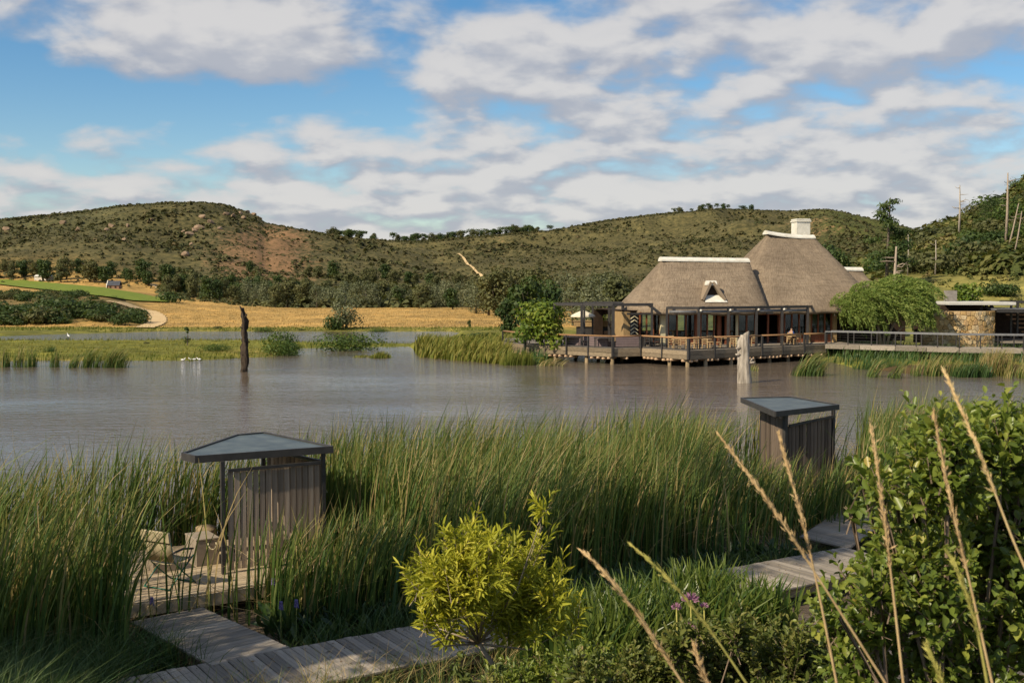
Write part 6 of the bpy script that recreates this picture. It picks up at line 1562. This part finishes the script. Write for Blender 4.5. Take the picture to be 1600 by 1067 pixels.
# ------------------------------------------------------------------ dry grass stalks close to the camera
def stalk(label, pts, Y, mat, head_frac, r=.0042, seed=0, thick=.013):
    P = [at_y(px, py, Y + dy) for (px, py, dy) in pts]; d = (P[0] - P[1]).normalized(); g = P[0].copy()
    while g.z > gz(g.x, g.y) and g.z > 1: g = g + Vector((d.x * .03, d.y * .03, -.06))
    P = [g] + P; base = Vector((g.x, g.y, g.z)); rt = empty('dry_grass_stalk', base, label, 'grass stalk', 'dry grass stalks in front of the shrub')
    Q = []
    for i in range(len(P) - 1):
        p0, p1, p2, p3 = P[max(i - 1, 0)], P[i], P[i + 1], P[min(i + 2, len(P) - 1)]
        for k in range(8):
            t = k / 8
            if i == 0: Q.append(p1.lerp(p2, t)); continue
            if i == 1: p0 = p1 - (p2 - p1)
            Q.append(.5 * ((2 * p1) + (p2 - p0) * t + (2 * p0 - 5 * p1 + 4 * p2 - p3) * t * t + (3 * p1 - p0 - 3 * p2 + p3) * t ** 3))
    Q.append(P[-1]); n = len(Q)
    mb = MB(); mb.tube(Q, [r * (1 - .7 * i / n) for i in range(n)], 6); mb.build('stem', M[mat], rt)
    rg = np.random.default_rng(seed); m = 300; thick *= .38; L = 0; cum = [0]
    for i in range(n - 1): cum.append(cum[-1] + (Q[i + 1] - Q[i]).length)
    tot = cum[-1]; hl = head_frac; pos = tot - hl * (1 - rg.random(m) ** 1.15); B = []; D = []
    for q in pos:
        i = min(n - 2, max(0, int(np.searchsorted(cum, q)) - 1)); f = (q - cum[i]) / max(1e-6, cum[i + 1] - cum[i]); p = Q[i].lerp(Q[i + 1], f); ax = (Q[i + 1] - Q[i]).normalized()
        v_ = ax + Vector(rg.normal(size=3)) * (.11 if rg.random() < .7 else .34); D.append(v_.normalized()); w_ = thick * (.3 + .7 * math.sin(math.pi * min(1, (q - tot + hl) / hl * .9 + .08))); B.append(p + Vector(rg.normal(size=3)) * w_ * .38)
    B, D = np.array(B) - np.array(base), np.array(D)
    V, Fq, mm = leaf_mesh_arrays(B, D, rand_dirs(m, rg), .012 + .015 * rg.random(m), .0021 + .0018 * rg.random(m))
    link('seed_head', fastmesh('seed_head', V, Fq, M[mat]), rt)
stalk('tan grass stalk leaning left at the bottom, in front of the dark reeds', [(1075, 1080, 0), (1000, 965, 0), (945, 895, 0), (912, 862, .05)], 2.6, 'straw', .36, seed=1, thick=.020)
stalk('yellow green grass stalk leaning left over the mauve flowers', [(1175, 1080, 0), (1110, 985, 0), (1045, 905, 0), (985, 850, .05)], 2.7, 'straw_green', .32, seed=2, thick=.016)
stalk('long tan grass stalk crossing the right boardwalk and leaning far left', [(1392, 1080, 0), (1290, 920, 0), (1205, 790, 0), (1125, 682, .05)], 2.7, 'straw', .38, seed=3, thick=.016)
stalk('tan grass stalk standing before the right shelter', [(1310, 1080, 0), (1275, 905, 0), (1248, 790, 0), (1217, 680, .05)], 2.8, 'straw', .34, seed=4, thick=.017)
stalk('upright tan grass stalk left of the middle of the large shrub', [(1413, 1080, 0), (1395, 920, 0), (1378, 780, 0), (1360, 662, .05)], 2.6, 'straw', .34, seed=5, thick=.016)
stalk('tan grass stalk in the middle of the large shrub', [(1560, 1110, 0), (1520, 930, 0), (1485, 780, 0), (1459, 645, .05)], 2.5, 'straw', .36, seed=6, thick=.015)
stalk('brightest tan grass stalk leaning left across the top of the large shrub', [(1660, 1010, 0), (1590, 860, 0), (1530, 705, 0), (1477, 583, .05)], 2.4, 'straw_pale', .28, seed=7, thick=.013)
stalk('green tipped grass stalk low in the large shrub', [(1545, 1080, 0), (1528, 990, 0), (1508, 920, 0), (1484, 868, .03)], 2.3, 'straw_green', .18, seed=8, thick=.012)
stalk('short green grass head at the bottom edge of the large shrub', [(1480, 1090, 0), (1466, 1050, 0), (1450, 1012, .02)], 2.3, 'straw_green', .10, seed=9, thick=.012)
stalk('short tan grass stalk at the bottom right of the leaning one', [(1115, 1090, 0), (1098, 1050, 0), (1086, 1012, .02)], 2.5, 'straw', .12, seed=10, thick=.012)

# ------------------------------------------------------------------ reeds out in the lake and marsh growth on the spit
def tuft(label, px0, px1, row, top, n, seed, lean=.35, mat='reed_leaf', w=.03, group='reed tufts in the water', dtint=0.0, dy=1.2, name='reed_tuft'):
    rg = np.random.default_rng(seed); a = at_z(px0, row, 0); b = at_z(px1, row, 0); h = (row - top) * a.y / F; rt = empty(name, ((a.x + b.x) / 2, a.y, 0), label, 'reeds', group)
    c_ = rg.uniform(a.x, b.x, max(3, n // 28)); x = np.clip(c_[rg.integers(0, len(c_), n)] + rg.normal(size=n) * .16, a.x - .3, b.x + .3) - rt.location.x; y = rg.uniform(0, dy, n); hv_ = 1 - .35 * np.abs(2 * (x + rt.location.x - a.x) / max(.1, b.x - a.x) - 1) ** 3; ln = np.stack([lean * (.6 + .8 * rg.random(n)), rg.normal(size=n) * .12], 1) + rg.normal(size=(n, 2)) * .07
    V, Fq, T = blade_arrays(x, y, np.full(n, -.2), h * hv_ * (.5 + .58 * rg.random(n)), w * .8 * (.7 + .6 * rg.random(n)), ln, .5 + .5 * rg.random(n), rg, 4, tint=np.clip(.42 + dtint + .2 * rg.normal(size=n), 0, 1), tip_tint=.2)
    setp(link('blades', fastmesh('blades', V, Fq, M[mat], T), rt), kind='stuff')
tuft('reed tuft leaning right at the junction of deck and footbridge', 1243, 1288, 588, 541, 420, 1, .55, w=.05)
tuft('narrow reed tuft leaning right below the footbridge, left of the others', 1360, 1376, 590, 546, 90, 2, .7, w=.05)
tuft('second narrow reed tuft below the footbridge', 1396, 1412, 592, 548, 90, 3, .6, w=.05)
tuft('broad reed stand in the water below the stone wall', 1425, 1505, 588, 546, 420, 4, .30, w=.05, dtint=.08)
tuft('dark green reed stand right of the broad one', 1498, 1550, 590, 556, 420, 5, .25, mat='reed_dark', w=.06)
tuft('tall straw coloured reed stand in front of the slatted pergola', 1530, 1590, 588, 536, 560, 6, .2, w=.045, dtint=.30)
tuft('straw coloured reed stand at the right edge of the frame', 1580, 1680, 592, 548, 560, 7, .2, w=.05, dtint=.22)
tuft('dark grass at the waterline under the footbridge', 1330, 1480, 578, 556, 520, 8, .1, mat='reed_dark', w=.06)
tuft('large reed tuft leaning right in the water off the left spit', 106, 190, 575, 533, 620, 9, .42, w=.05)
tuft('narrow reed tuft left of the large one off the spit', 74, 86, 574, 536, 110, 10, .15, w=.05)
tuft('two stemmed reed tuft near the left edge of the lake', 36, 50, 574, 534, 110, 11, .1, w=.05)
tuft('slim reed tuft second from the left edge', 18, 29, 574, 530, 100, 12, .12, w=.05)
tuft('reed tuft at the very left edge of the lake', -12, 8, 574, 536, 120, 13, .1, w=.05)
tuft('grassy clump among the reeds by the left spit', 58, 82, 556, 536, 160, 14, .15, mat='reed_dark', w=.07)
tuft('bright reeds at the left corner of the restaurant deck', 785, 832, 571, 541, 520, 15, .15, mat='marsh_green', w=.05)
tuft('low grassy islet off the tip of the spit, left half', 550, 580, 559, 551, 260, 16, .15, mat='marsh_green', w=.10, dy=2, dtint=.2)
tuft('low grassy islet off the tip of the spit, taller right half', 578, 608, 560, 546, 300, 17, .15, mat='marsh_green', w=.10, dy=2)
tuft('dry bent reeds under the left end of the deck', 840, 890, 572, 552, 120, 18, .9, w=.06, dtint=.3)
tuft('small reed tuft at the foot of the weathered stump', 1176, 1184, 580, 562, 40, 19, .3, w=.06, dtint=.2)
def marsh(name, label, seed, n, pxr, Yr, ok, h, w, mat, dt=0.0):
    rg = np.random.default_rng(seed); px = rg.uniform(*pxr, n); Y = rg.uniform(*Yr, n); x = (px - 800) / F * Y; z = terrain(x, Y)
    k = ok(px, Y, z) ; x, Y, z, px = x[k], Y[k], z[k], px[k]; n = len(x); ln = np.stack([.2 + .2 * rg.random(n), rg.normal(size=n) * .2], 1) + rg.normal(size=(n, 2)) * .2
    V, Fq, T = blade_arrays(x, Y, z - .05, (h[0] + (h[1] - h[0]) * rg.random(n)) * (1 + .8 * fbm(x * .25, Y * .25, seed, 3)), w * (.6 + .8 * rg.random(n)), ln, .4 + .5 * rg.random(n), rg, 3, tint=np.clip(.45 + dt + .22 * rg.normal(size=n) + .5 * fbm(x * .2, Y * .2, seed + 3, 3), 0, 1), tip_tint=.2)
    setp(link(name, fastmesh(name, V, Fq, M[mat], T)), label, None, None, 'stuff')
marsh('marsh_plants', 'yellow green broad leaved marsh plants at the water left of the deck', 3, 5200, (646, 795), (85, 112), lambda p, y, z: (z > -.35) & (y < 104 + (p - 645) * .04), (.7, 1.5), .12, 'marsh_green', .12)
marsh('spit_grass', 'rough green grass fringing the spit', 4, 15000, (-120, 640), (84, 128), lambda p, y, z: (z > -.1) & (z < .27), (.15, .48), .06, 'marsh_green', -.1)
marsh('spit_grass', 'pale dry grass on top of the spit', 6, 9000, (-120, 480), (88, 128), lambda p, y, z: (z > .2), (.08, .25), .06, 'marsh_green', .38)
marsh('shore_grass', 'green grass along the far pond shore', 5, 6000, (-80, 800), (142, 152), lambda p, y, z: z > .02, (.12, .35), .09, 'marsh_green', -.15)
marsh('shore_grass', 'lush grass on the bank under the deck and footbridge', 7, 6000, (780, 1640), (82, 100), lambda p, y, z: (z > -.1) & (p > 1290) | ((z > -.1) & (p < 860)), (.4, 1.1), .07, 'reed_dark', .1)

# ------------------------------------------------------------------ tall gums on the left bank that shade the boardwalk
def gum(label, base, cl, seed, n):
    x, y = base; z = gz(x, y); rt = empty('gum_tree', (x, y, z), label, 'tree', 'tall gums on the left bank'); rg = np.random.default_rng(seed)
    bl = []; mb = MB(); top = max(c[2] for c in cl) - z
    mb.tube([(0, 0, -.4), (.1, .1, top * .4), (0, 0, top * .8), (cl[-1][0] - x, cl[-1][1] - y, top)], [.34, .28, .16, .05], 10)
    for (a, b, c, r) in cl:
        o = Vector((a - x, b - y, c - z)); mb.tube([(0, 0, o.z * .55), o * .5 + Vector((0, 0, o.z * .3)), o], [.12, .08, .03], 6)
        for k in range(5):
            d = rg.normal(size=3); d /= np.linalg.norm(d); bl.append((o.x + d[0] * r * .6, o.y + d[1] * r * .6, o.z + d[2] * r * .4, r * .5, r * .5, r * .38))
    lb(mb, 'trunk', M['pale_bark'], rt); link('crown', crown_mesh('crown', M['olive_leaf'], rg, bl, n, .26, aspect=.3, shell=.1, droop=.4), rt)
gum('spreading gum on the left bank shading the boardwalk', (-13.0, 9.4), [(-11.9, 10.4, 9.6, 2.3), (-14.9, 8.8, 9.2, 2.2), (-9.7, 11.7, 9.6, 1.9), (-13.2, 9.8, 8.6, 2.0), (-16.2, 7.4, 9.4, 1.9), (-17.9, 6.6, 9.8, 1.9), (-16.4, 8.2, 11.2, 1.8), (-15.0, 7.6, 11.6, 1.8)], 1, 14500)
gum('tallest gum on the left bank shading the reeds', (-12.0, 9.6), [(-12.2, 10.4, 13.2, 2.0), (-11.2, 10.6, 15.2, 2.0), (-10.4, 10.9, 16.9, 1.9), (-9.9, 11.4, 18.6, 1.7), (-13.6, 9.0, 13.6, 1.8)], 2, 10500)
gum('slender gum nearest the water on the left bank', (-10.2, 11.6), [(-12.2, 11.2, 11.6, 1.9), (-10.8, 11.8, 13.6, 2.0), (-10.2, 12.0, 16.0, 2.1), (-9.7, 12.2, 18.6, 2.0), (-9.3, 12.4, 20.8, 1.7)], 3, 10500)

# dry tussocks on the field, litter on the planks
marsh('field_grass', 'short dry grass stubble on the golden field', 9, 16000, (-60, 800), (152, 262), lambda p, y, z: (z > .2) & ((p > 245) | (y < 158)), (.10, .32), .10, 'stubble', .1)
rg = np.random.default_rng(63); n = 420; q = np.array([sv(rg.uniform(-4.5, 12), rg.uniform(-1.65, -.05)) for _ in range(n)]); P = np.concatenate([q, np.full((n, 1), .412)], 1)
D = rand_dirs(n, rg); D[:, 2] *= .15; D = unit(D); V, Fq, m = leaf_mesh_arrays(P, D, np.tile([[0, 0, 1.]], (n, 1)) + rg.normal(size=(n, 3)) * .2, .03 + .05 * rg.random(n), .012 + .018 * rg.random(n))
setp(link('fallen_leaves', fastmesh('fallen_leaves', V, Fq, M['litter'], np.repeat(rg.random(n), m))), 'scattered dry fallen leaves lying on the boardwalk planks', None, None, 'stuff')
